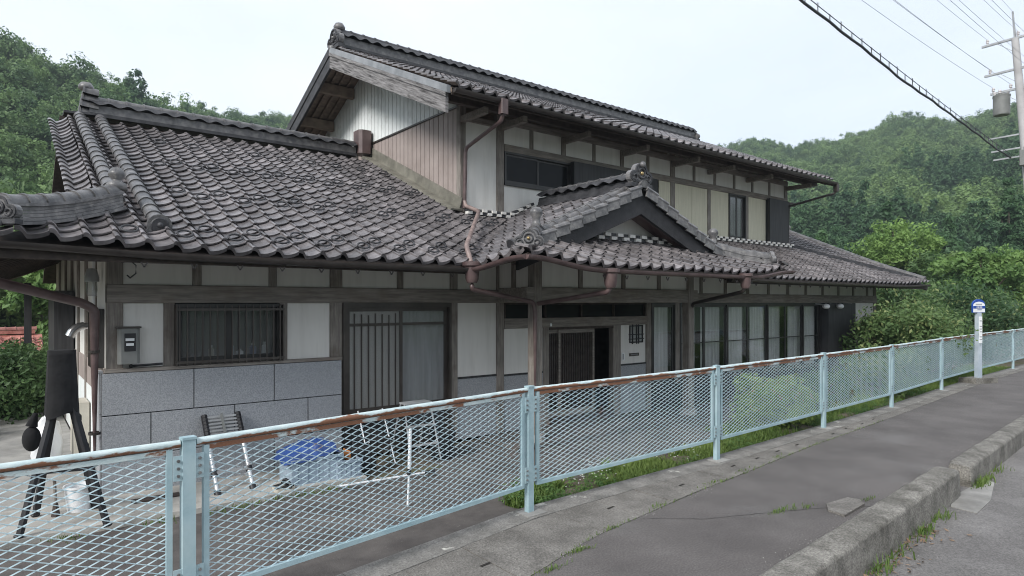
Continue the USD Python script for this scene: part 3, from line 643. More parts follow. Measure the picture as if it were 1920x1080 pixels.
B(7.66, 18.2, Y2 - 0.06, Y2 + 0.05, 3.70, 3.775).build("sill", "wood_dark", H)
MB().prism(Polygon([(Y2 + 0.13, 3.3), (17.4, 3.3), (17.4, 5.95), (13.7, 7.6), (Y2 + 0.13, 5.97)]), lambda a, b, d: (d, a, b), 18.36, 18.40).build("side_wall", "plaster", H)
# boards on the gable wall
gw = MB().prism(Polygon([(9.95, 3.3), (17.5, 3.3), (17.5, 5.95), (13.7, 7.65), (9.95, 5.98)]), lambda a, b, d: (d, a, b), XG + 0.035, XG + 0.06).build("gable_wall", "gutter_dark", H)
yy, k = 9.99, 0
while yy < 17.4:
    y1 = yy + 0.172
    zt = min(z_up(min(yy, 27.4 - yy)), z_up(min(y1, 27.4 - y1))) - 0.13
    zt2 = max(z_up(min(yy, 27.4 - yy)), z_up(min(y1, 27.4 - y1))) - 0.13
    zl = z_main(min(yy, 27.4 - yy)) - 0.1
    if zt > 5.75:
        poly = Polygon([(yy + 0.009, 5.735), (y1 - 0.009, 5.735), (y1 - 0.009, z_up(min(y1, 27.4 - y1)) - 0.13), (yy + 0.009, z_up(min(yy, 27.4 - yy)) - 0.13)])
        MB().prism(poly, lambda a, b, d: (d, a, b), XG + 0.012, XG + 0.034).build("siding_board", "siding_white", gw)
    if yy < 14.2:
        B(XG + 0.012, XG + 0.034, yy + 0.009, y1 - 0.009, zl, min(5.70, zt if zt < 5.7 else 5.70)).build("siding_board", "siding_pink", gw)
    yy = y1
B(XG - 0.015, XG + 0.034, 9.97, 17.3, 5.701, 5.734).build("siding_trim", "gutter_dark", gw)
CB(6.28, 6.60, 13.45, 13.85, 5.45, 5.98, c=0.06).build("ridge_end_box", "brown_metal", H)
# flashing where the lower roof meets the gable wall
fl = MB()
fl.bar((6.50, 9.85, z_main(9.85) + 0.09), (6.50, 13.55, z_main(13.55) + 0.09), 0.24, 0.03)
fl.bar((6.605, 9.85, z_main(9.85) + 0.20), (6.605, 13.55, z_main(13.55) + 0.20), 0.02, 0.22)
fl.bar((6.39, 9.85, z_main(9.85) + 0.065), (6.39, 13.55, z_main(13.55) + 0.065), 0.03, 0.07)
fl.build("wall_flashing", "flashing", H)
# ---------------------------------------------------------------- roofs
TW, TL = 0.262, 0.216          # a tile's width, and its exposed length measured level
PROF = np.array([0.0, 0.06, 0.13, 0.20, 0.28, 0.36, 0.50, 0.68, 0.84, 1.0])
def prof(s):
    roll = -0.032 + 0.078 * np.sin(np.pi * (0.36 + 0.64 * np.clip(s / 0.36, 0, 1)))
    pan = -0.032 + 0.052 * np.clip((s - 0.36) / 0.64, 0, 1) ** 2.2
    return np.where(s < 0.36, roll, pan)
class Roof:
    """u runs along the eave, h level distance from it: point = O + u U + h Hd, height zf(u, h)"""
    def __init__(self, O, U, Hd, zf):
        self.O, self.U, self.Hd, self.zf = np.array([*O, 0.0]), np.array([*U, 0.0]), np.array([*Hd, 0.0]), zf
    def P(self, u, h, n=0.0):
        z = self.zf(u, h); e = 0.02
        zu, zh = (self.zf(u + e, h) - z) / e, (self.zf(u, h + e) - z) / e
        nn = -zu * self.U - zh * self.Hd + np.array([0, 0, 1.0]); nn /= np.linalg.norm(nn)
        return self.O + u * self.U + h * self.Hd + np.array([0, 0, z]) + n * nn
    def normal(self, u, h):
        return self.P(u, h, 1.0) - self.P(u, h, 0.0)
def lift(u, h, corners, amp, reach=1.3):
    return sum(amp * math.exp(-((u - c) / reach) ** 2) for c in corners) * max(0.0, 1 - h / 1.3)

def main_z(u, h):
    d = max(0.0, 1.0 - u)
    return 2.60 + 0.44 * h + lift(u, h, (-0.2, 22.1), 0.09) - (0.45 * d * d + 0.12 * d) * min(1.0, max(0.0, h - 1.05) * 4)
R_main = Roof((0, 7.4), (1, 0), (0, 1), main_z)
R_left = Roof((-0.12, 0), (0, -1), (1, 0), lambda u, h: 2.60 + 0.44 * h)
R_up = Roof((0, 8.8), (1, 0), (0, 1), lambda u, h: 5.60 + 0.44 * h + lift(u, h, (5.7, 19.0), 0.03))
R_pf = Roof((0, PYF), (1, 0), (0, 1), lambda u, h: z_porch(h) + lift(u, h, (PXL, PXR), 0.13, 0.75))
R_pl = Roof((PXL, 0), (0, -1), (1, 0), lambda u, h: z_porch(h) + lift(u, h, (-PYF,), 0.13, 0.75))
R_pr = Roof((PXR, 0), (0, 1), (-1, 0), lambda u, h: z_porch(h) + lift(u, h, (PYF,), 0.13, 0.75))

def keep_main(u, h):
    if u < 1.0 and h < 1.25: return u > -0.42 + h
    if u < 0.66: return False
    if u > 22.0: return False
    x, y = u, 7.4 + h
    if PXL < x < PXR and z_porch(min(x - PXL, PXR - x)) > z_main(y) + 0.06 and y > 6.2: return False
    if u < 6.58: return h < 6.15
    if u < 18.5: return h < 2.42
    return h < 4.6
def side_keep(Y, h):
    if Y < 7.16: return 0.0 <= h < Y - PYF + 0.05
    return h < 3.05 and z_porch(h) > z_main(Y) - 0.12 and Y < 9.85
def keep_up(u, h): return 5.78 < u < 19.0 and h < 4.72
def keep_pf(u, h): return PXL + h - 0.1 < u < PXR - h - 0.1 and h < 1.22

def make_tile(R, u0, h0, first):
    s = PROF
    us = u0 + s * TW
    um, hm = u0 + TW / 2, h0 + TL / 2
    c0 = R.P(um, hm); cu = (R.P(um + 0.05, hm) - c0) / 0.05; ch = (R.P(um, hm + 0.05) - c0) / 0.05
    nn = np.cross(cu, ch); nn /= np.linalg.norm(nn)
    if nn[2] < 0: nn = -nn
    jit = rng.uniform(-0.004, 0.004); ju = rng.uniform(-0.005, 0.005); tilt = rng.uniform(-0.012, 0.012); tk = 0.046 if first else 0.021
    def row(h, off):
        return [c0 + cu * (u + ju - um) + ch * (h - hm + tilt * (u - um)) + nn * (float(p) + off + jit) for u, p in zip(us, prof(s))]
    top, mid, back, low = row(h0 - 0.01, 0.036), row(h0 + 0.5 * TL, 0.020), row(h0 + TL * 1.12, 0.005), row(h0 - 0.002, 0.036 - tk)
    n = len(s)
    v = top + mid + back + top + low
    f = [(i, i + 1, n + i + 1, n + i) for i in range(n - 1)] + [(n + i, n + i + 1, 2 * n + i + 1, 2 * n + i) for i in range(n - 1)]
    f += [(4 * n + i, 4 * n + i + 1, 3 * n + i + 1, 3 * n + i) for i in range(n - 1)]
    # the roll's open left edge
    b = len(v); v += [top[0], back[0], back[0] - nn * 0.03, top[0] - nn * 0.03]
    f.append((b, b + 3, b + 2, b + 1))
    return dict(v=np.array(v), f=f, c=c0, n=nn, tone=min(1, max(0, rng.gauss(0.45, 0.25))))

tiles = {}
def lay(name, R, u0, u1, h1, keep):
    out = tiles.setdefault(name, [])
    for j in range(int(h1 / TL) + 1):
        for i in range(int((u1 - u0) / TW) + 1):
            u, h = u0 + i * TW, j * TL
            if keep(u + TW / 2, h + TL / 2):
                out.append(make_tile(R, u, h, j == 0))
lay("lower_roof", R_main, -0.2, 22.2, 6.3, keep_main)
lay("lower_roof", R_left, -17.6, -7.4, 1.1, lambda u, h: h < min(1.1, -u - 7.4 - 0.40))
lay("upper_roof", R_up, 5.78, 19.0, 4.8, keep_up)
lay("porch_roof", R_pf, PXL, PXR, 1.2, keep_pf)
lay("porch_roof", R_pl, -9.9, -PYF, 3.1, lambda u, h: side_keep(-u, h))
lay("porch_roof", R_pr, PYF, 9.9, 3.1, lambda u, h: side_keep(u, h))

def pix(p):
    d = np.asarray(p) - EYE; w = d @ FW
    return 960 + 1200 * (d @ RT) / w, 568 - 1200 * d[2] / w, w

# decks: boarding under the tiles; each is the part whose tiles and ridges are its pieces
def deck(polys, mat="soffit", top=-0.035, thick=0.07):
    m = MB()
    for poly, zf, fine in polys:
        v2, f2 = trimesh.creation.triangulate_polygon(poly, engine="earcut")
        v3 = np.c_[v2, np.zeros(len(v2))]
        if fine:
            v3, f2 = trimesh.remesh.subdivide_to_size(v3, f2, fine)
        zt = np.array([zf(a, b) for a, b, _ in v3])
        n = len(v3)
        tv = np.c_[v3[:, :2], zt + top]; bv = np.c_[v3[:, :2], zt + top - thick]
        e = np.sort(np.vstack([f2[:, [0, 1]], f2[:, [1, 2]], f2[:, [2, 0]]]), axis=1)
        de = np.vstack([f2[:, [0, 1]], f2[:, [1, 2]], f2[:, [2, 0]]])
        _, inv, cnt = np.unique(e, axis=0, return_inverse=True, return_counts=True)
        side = de[cnt[inv.ravel()] == 1]
        f = [tuple(q) for q in f2] + [tuple(q[::-1] + n) for q in f2] + [(b, a, a + n, b + n) for a, b in side]
        m.add(np.vstack([tv, bv]), f)
    return m
hole = Polygon([(PXL + 0.15, 7.3), (PXR - 0.15, 7.3), (PXR - 0.15, 8.3), (PXL + 0.15, 8.3)])
front = Polygon([(-0.10, 7.42), (21.95, 7.42), (21.95, 12.0), (18.42, 12.0), (18.42, 9.86), (6.58, 9.86), (6.58, 13.7), (1.0, 13.7), (1.0, 8.5), (-0.10, 7.65)]).difference(hole)
back = Polygon([(0.75, 13.7), (6.58, 13.7), (6.58, 19.9), (0.75, 19.9)])
strip_deck = Polygon([(0.74, 8.62), (1.0, 8.62), (1.0, 13.68), (0.74, 13.68)])
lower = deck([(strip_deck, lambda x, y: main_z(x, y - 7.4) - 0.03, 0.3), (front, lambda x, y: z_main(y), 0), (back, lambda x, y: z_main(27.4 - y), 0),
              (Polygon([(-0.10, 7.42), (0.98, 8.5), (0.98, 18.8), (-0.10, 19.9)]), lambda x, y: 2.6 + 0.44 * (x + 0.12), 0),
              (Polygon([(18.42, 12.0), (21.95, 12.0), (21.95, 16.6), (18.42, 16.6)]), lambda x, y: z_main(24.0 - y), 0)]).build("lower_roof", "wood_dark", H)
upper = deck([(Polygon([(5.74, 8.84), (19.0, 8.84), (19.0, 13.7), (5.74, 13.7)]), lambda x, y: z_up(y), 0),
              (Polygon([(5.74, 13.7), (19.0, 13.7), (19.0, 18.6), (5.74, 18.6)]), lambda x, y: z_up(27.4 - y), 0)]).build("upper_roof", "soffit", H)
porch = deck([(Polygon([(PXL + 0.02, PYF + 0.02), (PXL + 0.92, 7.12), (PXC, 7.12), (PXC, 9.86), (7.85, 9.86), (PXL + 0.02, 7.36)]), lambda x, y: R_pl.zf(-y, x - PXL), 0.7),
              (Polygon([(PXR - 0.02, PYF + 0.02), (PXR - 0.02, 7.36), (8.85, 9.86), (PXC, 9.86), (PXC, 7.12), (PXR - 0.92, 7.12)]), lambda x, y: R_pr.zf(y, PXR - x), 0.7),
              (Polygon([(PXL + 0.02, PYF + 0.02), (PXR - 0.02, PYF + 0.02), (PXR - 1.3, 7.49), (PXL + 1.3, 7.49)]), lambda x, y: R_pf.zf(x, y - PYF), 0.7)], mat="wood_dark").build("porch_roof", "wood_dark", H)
PAR = {"lower_roof": lower, "upper_roof": upper, "porch_roof": porch}

rank = []
for nm, ts in tiles.items():
    for k, t in enumerate(ts):
        px, py, w = pix(t["c"])
        if w > 0 and -20 < px < 1940 and -20 < py < 1100 and t["n"] @ (EYE - t["c"]) > 0:
            rank.append((-(t["n"] @ (EYE - t["c"])) / np.linalg.norm(EYE - t["c"]) ** 3, nm, k))
rank.sort()
single = {(nm, k) for _, nm, k in rank[:300]}
for nm, ts in tiles.items():
    rest = MB()
    for k, t in enumerate(ts):
        if (nm, k) in single:
            MB().add(t["v"], t["f"], t["tone"]).build("roof_tile", "roof_tile", PAR[nm], smooth=True)
        else:
            rest.add(t["v"], t["f"], t["tone"])
    tag(stage.GetPrimAtPath(rest.build("tiling", "roof_tile", PAR[nm], smooth=True)), kind="stuff")

# snow guards: rings standing on every second tile of paired courses
for j, off in [(1, 0), (2, 1), (8, 0), (9, 1), (15, 1), (16, 0), (22, 0)]:
    for i in range(4, 28):
        u, h = -0.2 + i * TW + 0.165, j * TL + 0.085
        if (i + off) % 2 or not keep_main(u, h) or (u < 1.6 and h > 0.4): continue
        nn = R_main.normal(u, h); c = R_main.P(u, h, 0.045)
        up = R_main.P(u, h + 0.1) - R_main.P(u, h); up /= np.linalg.norm(up)
        ring = [c + 0.078 * math.cos(g) * np.array([1, 0, 0]) + (0.042 * math.sin(g)) * up + nn * (0.022 + 0.022 * math.sin(g)) for g in np.linspace(0, 2 * math.pi, 13)]
        MB().tube(ring, 0.0125, 6, caps=False).build("snow_guard", "ridge_dark", lower, smooth=True)

# --- ridges
def halfround(m, p, q, r0, r1, up, sides=8):
    """a half-round cap tile from p to q, a little wider at its q end"""
    p, q, up = map(lambda a: np.asarray(a, float), (p, q, up))
    d = (q - p) / np.linalg.norm(q - p)
    a = np.cross(d, up); a /= np.linalg.norm(a); b = np.cross(a, d)
    v = []
    for c, r in ((p, r0), (q - d * 0.03, r1), (q - d * 0.03, r1 * 1.10), (q, r1 * 1.10)):
        for k in range(sides + 1):
            g = math.pi * k / sides
            v.append(c + r * (math.cos(g) * a + math.sin(g) * b))
    n = sides + 1
    f = [(i * n + k, (i + 1) * n + k, (i + 1) * n + k + 1, i * n + k + 1) for i in range(3) for k in range(sides)]
    f += [tuple(range(n)), tuple(range(3 * n, 4 * n))[::-1]]
    return m.add(v, f)
def cap_row(pts, r, par, length=0.30, mat="ridge_grey", up=(0, 0, 1)):
    """half-round tiles laid end to end along a polyline, the wide end towards its end"""
    pts = np.asarray(pts, float); seg = np.linalg.norm(np.diff(pts, axis=0), axis=1); cum = np.r_[0, np.cumsum(seg)]
    n = max(1, int(round(cum[-1] / length)))
    at = lambda s: np.array([np.interp(s, cum, pts[:, k]) for k in range(3)])
    for k in range(n):
        halfround(MB(), at(cum[-1] * k / n), at(cum[-1] * (k + 1) / n), r * 0.94, r, up).build("ridge_tile", mat, par, smooth=40, )
def courses(p, q, widths, th, par, mat="ridge_grey", z0=0.0):
    """flat courses stacked along p-q"""
    z = z0
    for w in widths:
        MB().bar(np.array(p) + [0, 0, z + th / 2], np.array(q) + [0, 0, z + th / 2], w, th - 0.003).build("ridge_course", mat, par)
        z += th
    return z
def wavy(p, q, w, zt, drop, par, pitch=0.30, mat="ridge_dark"):
    """a scalloped skirt under the ridge cap, both sides"""
    p, q = np.array(p, float), np.array(q, float); L = np.linalg.norm(q - p); d = (q - p) / L
    s = np.array([-d[1], d[0], 0.0]); n = int(L / pitch * 8); m = MB()
    for sg in (-1, 1):
        v = []
        for k in range(n + 1):
            t = k / n; c = p + (q - p) * t
            wv = 0.5 + 0.5 * math.cos(2 * math.pi * t * L / pitch)
            v += [c + s * sg * (w * 0.25) + [0, 0, zt + 0.02], c + s * sg * (w * 0.5) + [0, 0, zt - drop * (0.45 + 0.55 * (1 - wv))], c + s * sg * (w * 0.5 - 0.025) + [0, 0, zt - drop * (0.45 + 0.55 * (1 - wv))]]
        f = []
        for k in range(n):
            f += [(3 * k, 3 * k + 1, 3 * k + 4, 3 * k + 3), (3 * k + 1, 3 * k + 2, 3 * k + 5, 3 * k + 4)]
        m.add(v, f)
    m.build("ridge_skirt", mat, par)
def ornament(c, facing, s, par, ball=True, gold=False):
    """a cloud-edged end tile with a raised ring and boss; facing is its outward level direction"""
    f = np.array([*facing, 0.0]); f /= np.linalg.norm(f); a = np.array([-f[1], f[0], 0.0]); c = np.asarray(c, float)
    fn = lambda x, z, d: c + a * x + np.array([0, 0, z]) + f * d
    shp = unary_union([Point(0, 0.17 * s).buffer(0.17 * s, 10), Point(-0.19 * s, 0.09 * s).buffer(0.11 * s, 8), Point(0.19 * s, 0.09 * s).buffer(0.11 * s, 8), Polygon([(-0.24 * s, -0.02 * s), (0.24 * s, -0.02 * s), (0.2 * s, 0.15 * s), (-0.2 * s, 0.15 * s)])]).simplify(0.004)
    o = MB().prism(shp, fn, -0.07 * s, 0.03 * s).build("ridge_ornament", "ridge_grey", par)
    rim = shp.buffer(-0.012 * s).difference(shp.buffer(-0.045 * s))
    m = MB()
    for g in getattr(rim, "geoms", [rim]): m.prism(g, fn, 0.029 * s, 0.05 * s)
    for px_, pz_, r_ in ((0, 0.15, 0.085), (-0.17, 0.07, 0.05), (0.17, 0.07, 0.05)):
        ring = [fn(px_ * s + r_ * s * math.cos(g), pz_ * s + r_ * s * math.sin(g), 0.045 * s) for g in np.linspace(0, 2 * math.pi, 15)]
        m.tube(ring, 0.018 * s, 6, caps=False)
    m.build("ornament_relief", "ridge_dark", par)
    MB().sphere(fn(0, 0.15 * s, 0.045 * s), 0.034 * s).build("ornament_boss", "gold" if gold else "ridge_grey", par, smooth=True)
    MB().bar(fn(-0.28 * s, -0.06 * s, -0.02 * s), fn(0.28 * s, -0.06 * s, -0.02 * s), 0.14 * s, 0.07 * s).build("ornament_base", "ridge_dark", par)
    if ball:
        MB().sphere(fn(0, -0.08 * s, 0.07 * s), 0.07 * s).build("ornament_ball", "ridge_grey", par, smooth=True)

# main ridge of the low wing
rz = z_main(13.7)
a, b = (1.18, 13.7, rz), (6.25, 13.7, rz)
courses(a, b, [0.34, 0.30], 0.035, lower, "ridge_dark")
MB().bar(np.array(a) + [0, 0, 0.145], np.array(b) + [0, 0, 0.145], 0.22, 0.15).build("ridge_band", "ridge_grey", lower)
wavy(a, b, 0.36, 0.30, 0.09, lower)
cap_row([np.array(b) + [0, 0, 0.27], np.array(a) + [0, 0, 0.29]], 0.105, lower, 0.28)
m = MB()
for k, zz in enumerate((0.0, 0.12, 0.24, 0.36)):
    halfround(m, (1.32, 13.7, rz + zz + 0.02), (1.02 + 0.02 * k, 13.7, rz + zz + 0.04), 0.12 + 0.02 * (k % 2), 0.13 + 0.02 * (k % 2), (0, 0, 1), 10)
m.build("ridge_end", "ridge_grey", lower, smooth=40)
MB().lathe([(0, 0.10), (0.08, 0.09), (0.12, 0.03), (0.12, -0.02), (0.06, -0.06), (0, -0.06)], (1.14, 13.7, rz + 0.52), 14).build("ridge_finial", "ridge_grey", lower, smooth=True)
MB().bar((0.80, 13.7, rz - 0.01), (1.25, 13.7, rz + 0.02), 0.5, 0.04).build("ridge_plate", "ridge_dark", lower)
# descending round-tile rows by the verge
for xx, y1 in ((1.02, 8.72), (1.33, 7.95)):
    pts = [(xx, y, main_z(xx, y - 7.4) + 0.045) for y in np.linspace(13.5, y1, 12)]
    cap_row(pts, 0.088, lower, 0.28)
yy = 7.93
cpos = np.array([1.33, yy - 0.02, main_z(1.33, yy - 7.4) + 0.055])
MB().tube([cpos + [0, 0.02, 0], cpos + [0, -0.03, -0.008]], 0.125, 18).build("verge_end_tile", "ridge_grey", lower, smooth=40)
MB().tube([cpos + [0, -0.03, -0.008], cpos + [0, -0.045, -0.012]], [0.095, 0.085], 18).sphere(cpos + [0, -0.05, 0], 0.03, sub=1).build("verge_end_crest", "ridge_dark", lower, smooth=40)
for sgn in (-0.11, 0.11):
    MB().tube([cpos + [sgn, -0.02, -0.09], cpos + [sgn, -0.045, -0.095]], 0.045, 10).build("verge_end_lobe", "ridge_grey", lower, smooth=40)
# hip at the left corner
hp = [(0.99, 8.50, 3.10), (0.78, 8.30, 3.0), (0.5, 8.02, 2.885), (0.24, 7.76, 2.80), (-0.02, 7.50, 2.745)]
for zz, ww in ((0.03, 0.26), (0.065, 0.20), (0.10, 0.19), (0.135, 0.18), (0.17, 0.17), (0.205, 0.20)):
    m = MB()
    for p, q in zip(hp[:-1], hp[1:]):
        m.bar(np.array(p) + [0, 0, zz], np.array(q) + [-0.004, -0.004, zz], ww, 0.031)
    m.build("hip_course", "ridge_grey", lower)
cap_row([np.array(p) + [0, 0, 0.215] for p in hp], 0.09, lower, 0.22)
MB().lathe([(0.0, 0.085), (0.045, 0.078), (0.082, 0.03), (0.085, -0.01), (0.05, -0.055), (0.055, -0.075), (0.10, -0.10), (0.11, -0.17), (0, -0.17)], (1.0, 8.52, 3.10 + 0.41), 16).build("hip_finial", "ridge_grey", lower, smooth=True)
ornament((-0.03, 7.49, 2.83), (-0.7, -0.7), 0.62, lower)
# right-hand slope: verge caps, hip band
cap_row([(21.9, y, main_z(21.9, y - 7.4) + 0.06) for y in np.linspace(12.0, 7.45, 10)], 0.085, lower, 0.29)
courses((18.5, 12.0, z_main(12.0) + 0.02), (22.0, 12.0, z_main(12.0) + 0.02), [0.3, 0.24, 0.2], 0.05, lower)
cap_row([(18.5, 12.0, z_main(12) + 0.18), (22.1, 12.0, z_main(12) + 0.2)], 0.12, lower)
ornament((22.05, 12.0, z_main(12) + 0.05), (1, 0), 0.8, lower)
MB().bar((18.45, 9.87, z_main(9.87) + 0.06), (21.7, 7.62, z_main(7.62) + 0.10), 0.14, 0.10).build("hip_band", "ridge_dark", lower)
B(18.42, 22.0, 7.40, 7.44, 2.46, 2.56).build("eave_board", "wood_dark", lower)
MB().prism(Polygon([(7.42, 2.42), (12.0, z_main(12) - 0.22), (12.0, z_main(12) - 0.05), (7.42, 2.58)]), lambda q, w_, d: (d, q, w_), 21.93, 21.98).build("bargeboard", "wood_dark", lower)

# upper ridge
rz = z_up(13.7)
a, b = (5.85, 13.7, rz), (18.95, 13.7, rz)
courses(a, b, [0.38, 0.34], 0.035, upper, "ridge_dark")
MB().bar(np.array(a) + [0, 0, 0.165], np.array(b) + [0, 0, 0.165], 0.24, 0.19).build("ridge_band", "ridge_grey", upper)
wavy(a, b, 0.42, 0.36, 0.11, upper)
cap_row([np.array(b) + [0, 0, 0.33], np.array(a) + [0, 0, 0.35]], 0.115, upper, 0.30, "ridge_dark")
ornament((5.80, 13.7, rz + 0.06), (-1, 0), 1.1, upper); ornament((19.0, 13.7, rz + 0.04), (1, 0), 0.9, upper)
MB().lathe([(0, 0.11), (0.09, 0.1), (0.13, 0.03), (0.12, -0.05), (0, -0.05)], (5.9, 13.7, rz + 0.47), 12).build("ridge_finial", "ridge_grey", upper, smooth=True)
# verge of the upper roof: trim band, bargeboards, purlin ends
def vergepoly(y0, y1, z0, z1): return Polygon([(y0, z_up(y0) + z0), (y1, z_up(y1) + z0), (y1, z_up(y1) + z1), (y0, z_up(y0) + z1)])
mir = lambda P_: Polygon([(27.4 - x_, z_) for x_, z_ in P_.exterior.coords])
for nm_, z0, z1, x0, x1, y0, mt in (("verge_trim", -0.13, -0.005, 5.66, 5.735, 8.86, "metal_trim"), ("bargeboard", -0.47, -0.135, 5.675, 5.73, 8.92, "wood_weathered"), ("bargeboard_cap", -0.20, -0.133, 5.655, 5.673, 8.90, "wood_weathered")):
    P_ = vergepoly(y0, 13.7, z0, z1)
    for q, mq in ((P_, mt), (mir(P_), "ridge_dark")):
        MB().prism(q, lambda s_, w_, d: (d, s_, w_), x0, x1).build(nm_, mq, upper)
for y in (10.4, 12.0, 14.55, 15.75, 16.9):
    zt = z_up(min(y, 27.4 - y))
    CB(5.74, 6.62, y - 0.07, y + 0.07, zt - 0.40, zt - 0.16).build("purlin_end", "soffit", upper)
for k in range(3):
    for sgn in (1,):
        pass
for k in range(4):      # rafters showing beneath the gable overhang
    xx = 5.86 + 0.2 * k
    MB().bar((xx, 13.72, z_up(13.7) - 0.135), (xx, 18.5, z_up(8.9) - 0.135), 0.05, 0.06).build("rafter", "soffit", upper)
# rafters, eave board and purlin under the upper front eave
x = 5.95
while x < 18.9:
    MB().bar((x, 8.9, z_up(8.9) - 0.14), (x, 10.0, z_up(10.0) - 0.14), 0.055, 0.065).build("rafter", "wood_dark", upper)
    x += 0.4545
CB(5.75, 19.0, 8.84, 8.88, 5.475, 5.60).build("eave_board", "wood_dark", upper)
CB(5.80, 18.95, 9.28, 9.40, 5.52, 5.66).build("eave_purlin", "wood_dark", upper)
for x in (6.67, 7.57, 9.25, 11.07, 12.92, 14.4, 16.2, 18.3):
    CB(x - 0.05, x + 0.05, 9.15, 9.91, 5.40, 5.52).build("bracket_beam", "wood", upper)
CB(18.40, 18.95, 9.95, 10.05, 5.0, 5.1).build("bracket_beam", "wood_dark", upper)
# rafters under the left eave, seen from below at the corner
y = 8.72
while y < 17:
    MB().bar((-0.08, y, 2.50), (0.90, y, 2.93), 0.05, 0.06).build("rafter", "wood_dark", lower)
    y += 0.4545
CB(-0.115, -0.085, 7.45, 19.8, 2.46, 2.565).build("eave_board", "wood_dark", lower)
CB(-0.1, PXL + 0.1, 7.41, 7.44, 2.455, 2.565).build("eave_board", "wood_dark", lower)
CB(PXR - 0.1, 18.4, 7.41, 7.44, 2.455, 2.565).build("eave_board", "wood_dark", lower)
CB(-0.05, 0.90, 7.9, 8.02, 2.52, 2.62).build("corner_beam", "wood_dark", lower)

# porch: ridge, verges, bargeboards, hips
rz = z_porch(PXC - PXL)
a, b = (PXC, 9.55, rz - 0.03), (PXC, 7.14, rz - 0.03)
top = courses(a, b, [0.34, 0.27, 0.25, 0.23, 0.21], 0.036, porch, "ridge_dark")
wavy(a, b, 0.36, top + 0.09, 0.09, porch)
cap_row([np.array(a) + [0, 0, top + 0.05], np.array(b) + [0, 0, top + 0.05]], 0.105, porch, 0.28)
ornament((PXC, 7.08, rz + 0.11), (0, -1), 0.95, porch, ball=False, gold=True)
MB().sphere((PXC, 7.02, rz + 0.40), 0.05).build("ornament_ball", "ridge_grey", porch, smooth=True)
for side in (1, -1):
    X = lambda h: PXL + h if side == 1 else PXR - h
    hs = np.linspace(0.72, 3.16, 10)
    for kk, (yv, r_) in enumerate(((7.30, 0.072), (7.47, 0.066))):
        cap_row([(X(h), yv, z_porch(h) + 0.05) for h in hs[::-1]], r_, porch, 0.27)
    n = 9
    for k in range(n):        # sleeve tiles along the verge
        h0, h1 = 0.66 + (3.12 - 0.66) * k / n, 0.66 + (3.12 - 0.66) * (k + 1) / n
        p, q = np.array([X(h0 - 0.02), 7.10, z_porch(h0) + 0.055]), np.array([X(h1), 7.10, z_porch(h1) + 0.025])
        m = MB().bar(p, q, 0.22, 0.034, up=(0, 0, 1)).bar(p + [0, -0.115, -0.06], q + [0, -0.115, -0.06], 0.03, 0.13)
        m.tube([p + [0, -0.10, 0.02], q + [0, -0.10, 0.02]], 0.042, 8)
        m.build("verge_tile", "ridge_grey", porch)
    # bargeboard follows the slope
    hh = np.linspace(0.55, 3.19, 9); tp = [(X(h), z_porch(h) - 0.085) for h in hh]; bt = [(X(h), z_porch(h) - 0.085 - (0.20 + 0.05 * (h - 0.5))) for h in hh]
    MB().prism(Polygon(tp + bt[::-1]), lambda s_, w_, d: (s_, d, w_), 7.04, 7.10).build("bargeboard", "wood_black", porch)
    for k in range(3):        # brown boards of the overhang's underside
        MB().bar((X(0.75), 7.17 + 0.11 * k, z_porch(0.75) - 0.27), (X(3.1), 7.17 + 0.11 * k, z_porch(3.1) - 0.35), 0.105, 0.02).build("overhang_board", "brown_metal", porch)
    # hip with its end tile
    hx = [(X(h), PYF + h, z_porch(h) + lift(h, 0, (0,), 0.0) + 0.02) for h in (0.98, 0.6, 0.22)]
    if side == 1:
        hx[-1] = (X(0.24), PYF + 0.24, z_porch(0.24) + 0.09)
    else:
        hx[-1] = (X(0.24), PYF + 0.24, z_porch(0.24) + 0.09)
    for zz, ww in ((0.02, 0.24), (0.055, 0.19), (0.09, 0.17), (0.125, 0.19)):
        m = MB()
        for p, q in zip(hx[:-1], hx[1:]):
            m.bar(np.array(p) + [0, 0, zz], np.array(q) + [0, 0, zz], ww, 0.032)
        m.build("hip_course", "ridge_grey", porch)
    cap_row([np.array(p) + [0, 0, 0.14] for p in hx], 0.088, porch, 0.25)
    ornament(np.array(hx[-1]) + [-0.03 * side, -0.03, 0.03], (-side * 0.75, -0.66), 0.66, porch, gold=True)
    MB().lathe([(0.0, 0.195), (0.055, 0.185), (0.092, 0.14), (0.098, 0.09), (0.055, 0.02), (0.06, -0.04), (0.09, -0.1), (0, -0.1)], np.array(hx[0]) + [0.0, -0.02, 0.27], 14).build("hip_finial", "ridge_grey", porch, smooth=True)
    # second small end tile on the side slope
    c2 = np.array([X(0.45), 7.05, z_porch(0.45) + 0.10])
    MB().tube([c2 + [0.3 * side, 0, 0.125], c2 + [0, 0, 0.0]], 0.07, 12).build("ridge_tile", "ridge_grey", porch, smooth=40)
    MB().tube([c2, c2 + [-0.03 * side, 0, -0.012]], 0.09, 14).build("verge_end_tile", "ridge_dark", porch, smooth=40)
halfround(MB(), (PXC, 7.3, rz + 0.03), (PXC, 6.98, rz + 0.01), 0.10, 0.11, (0, 0, 1), 10).build("ridge_tile", "ridge_grey", porch, smooth=40)
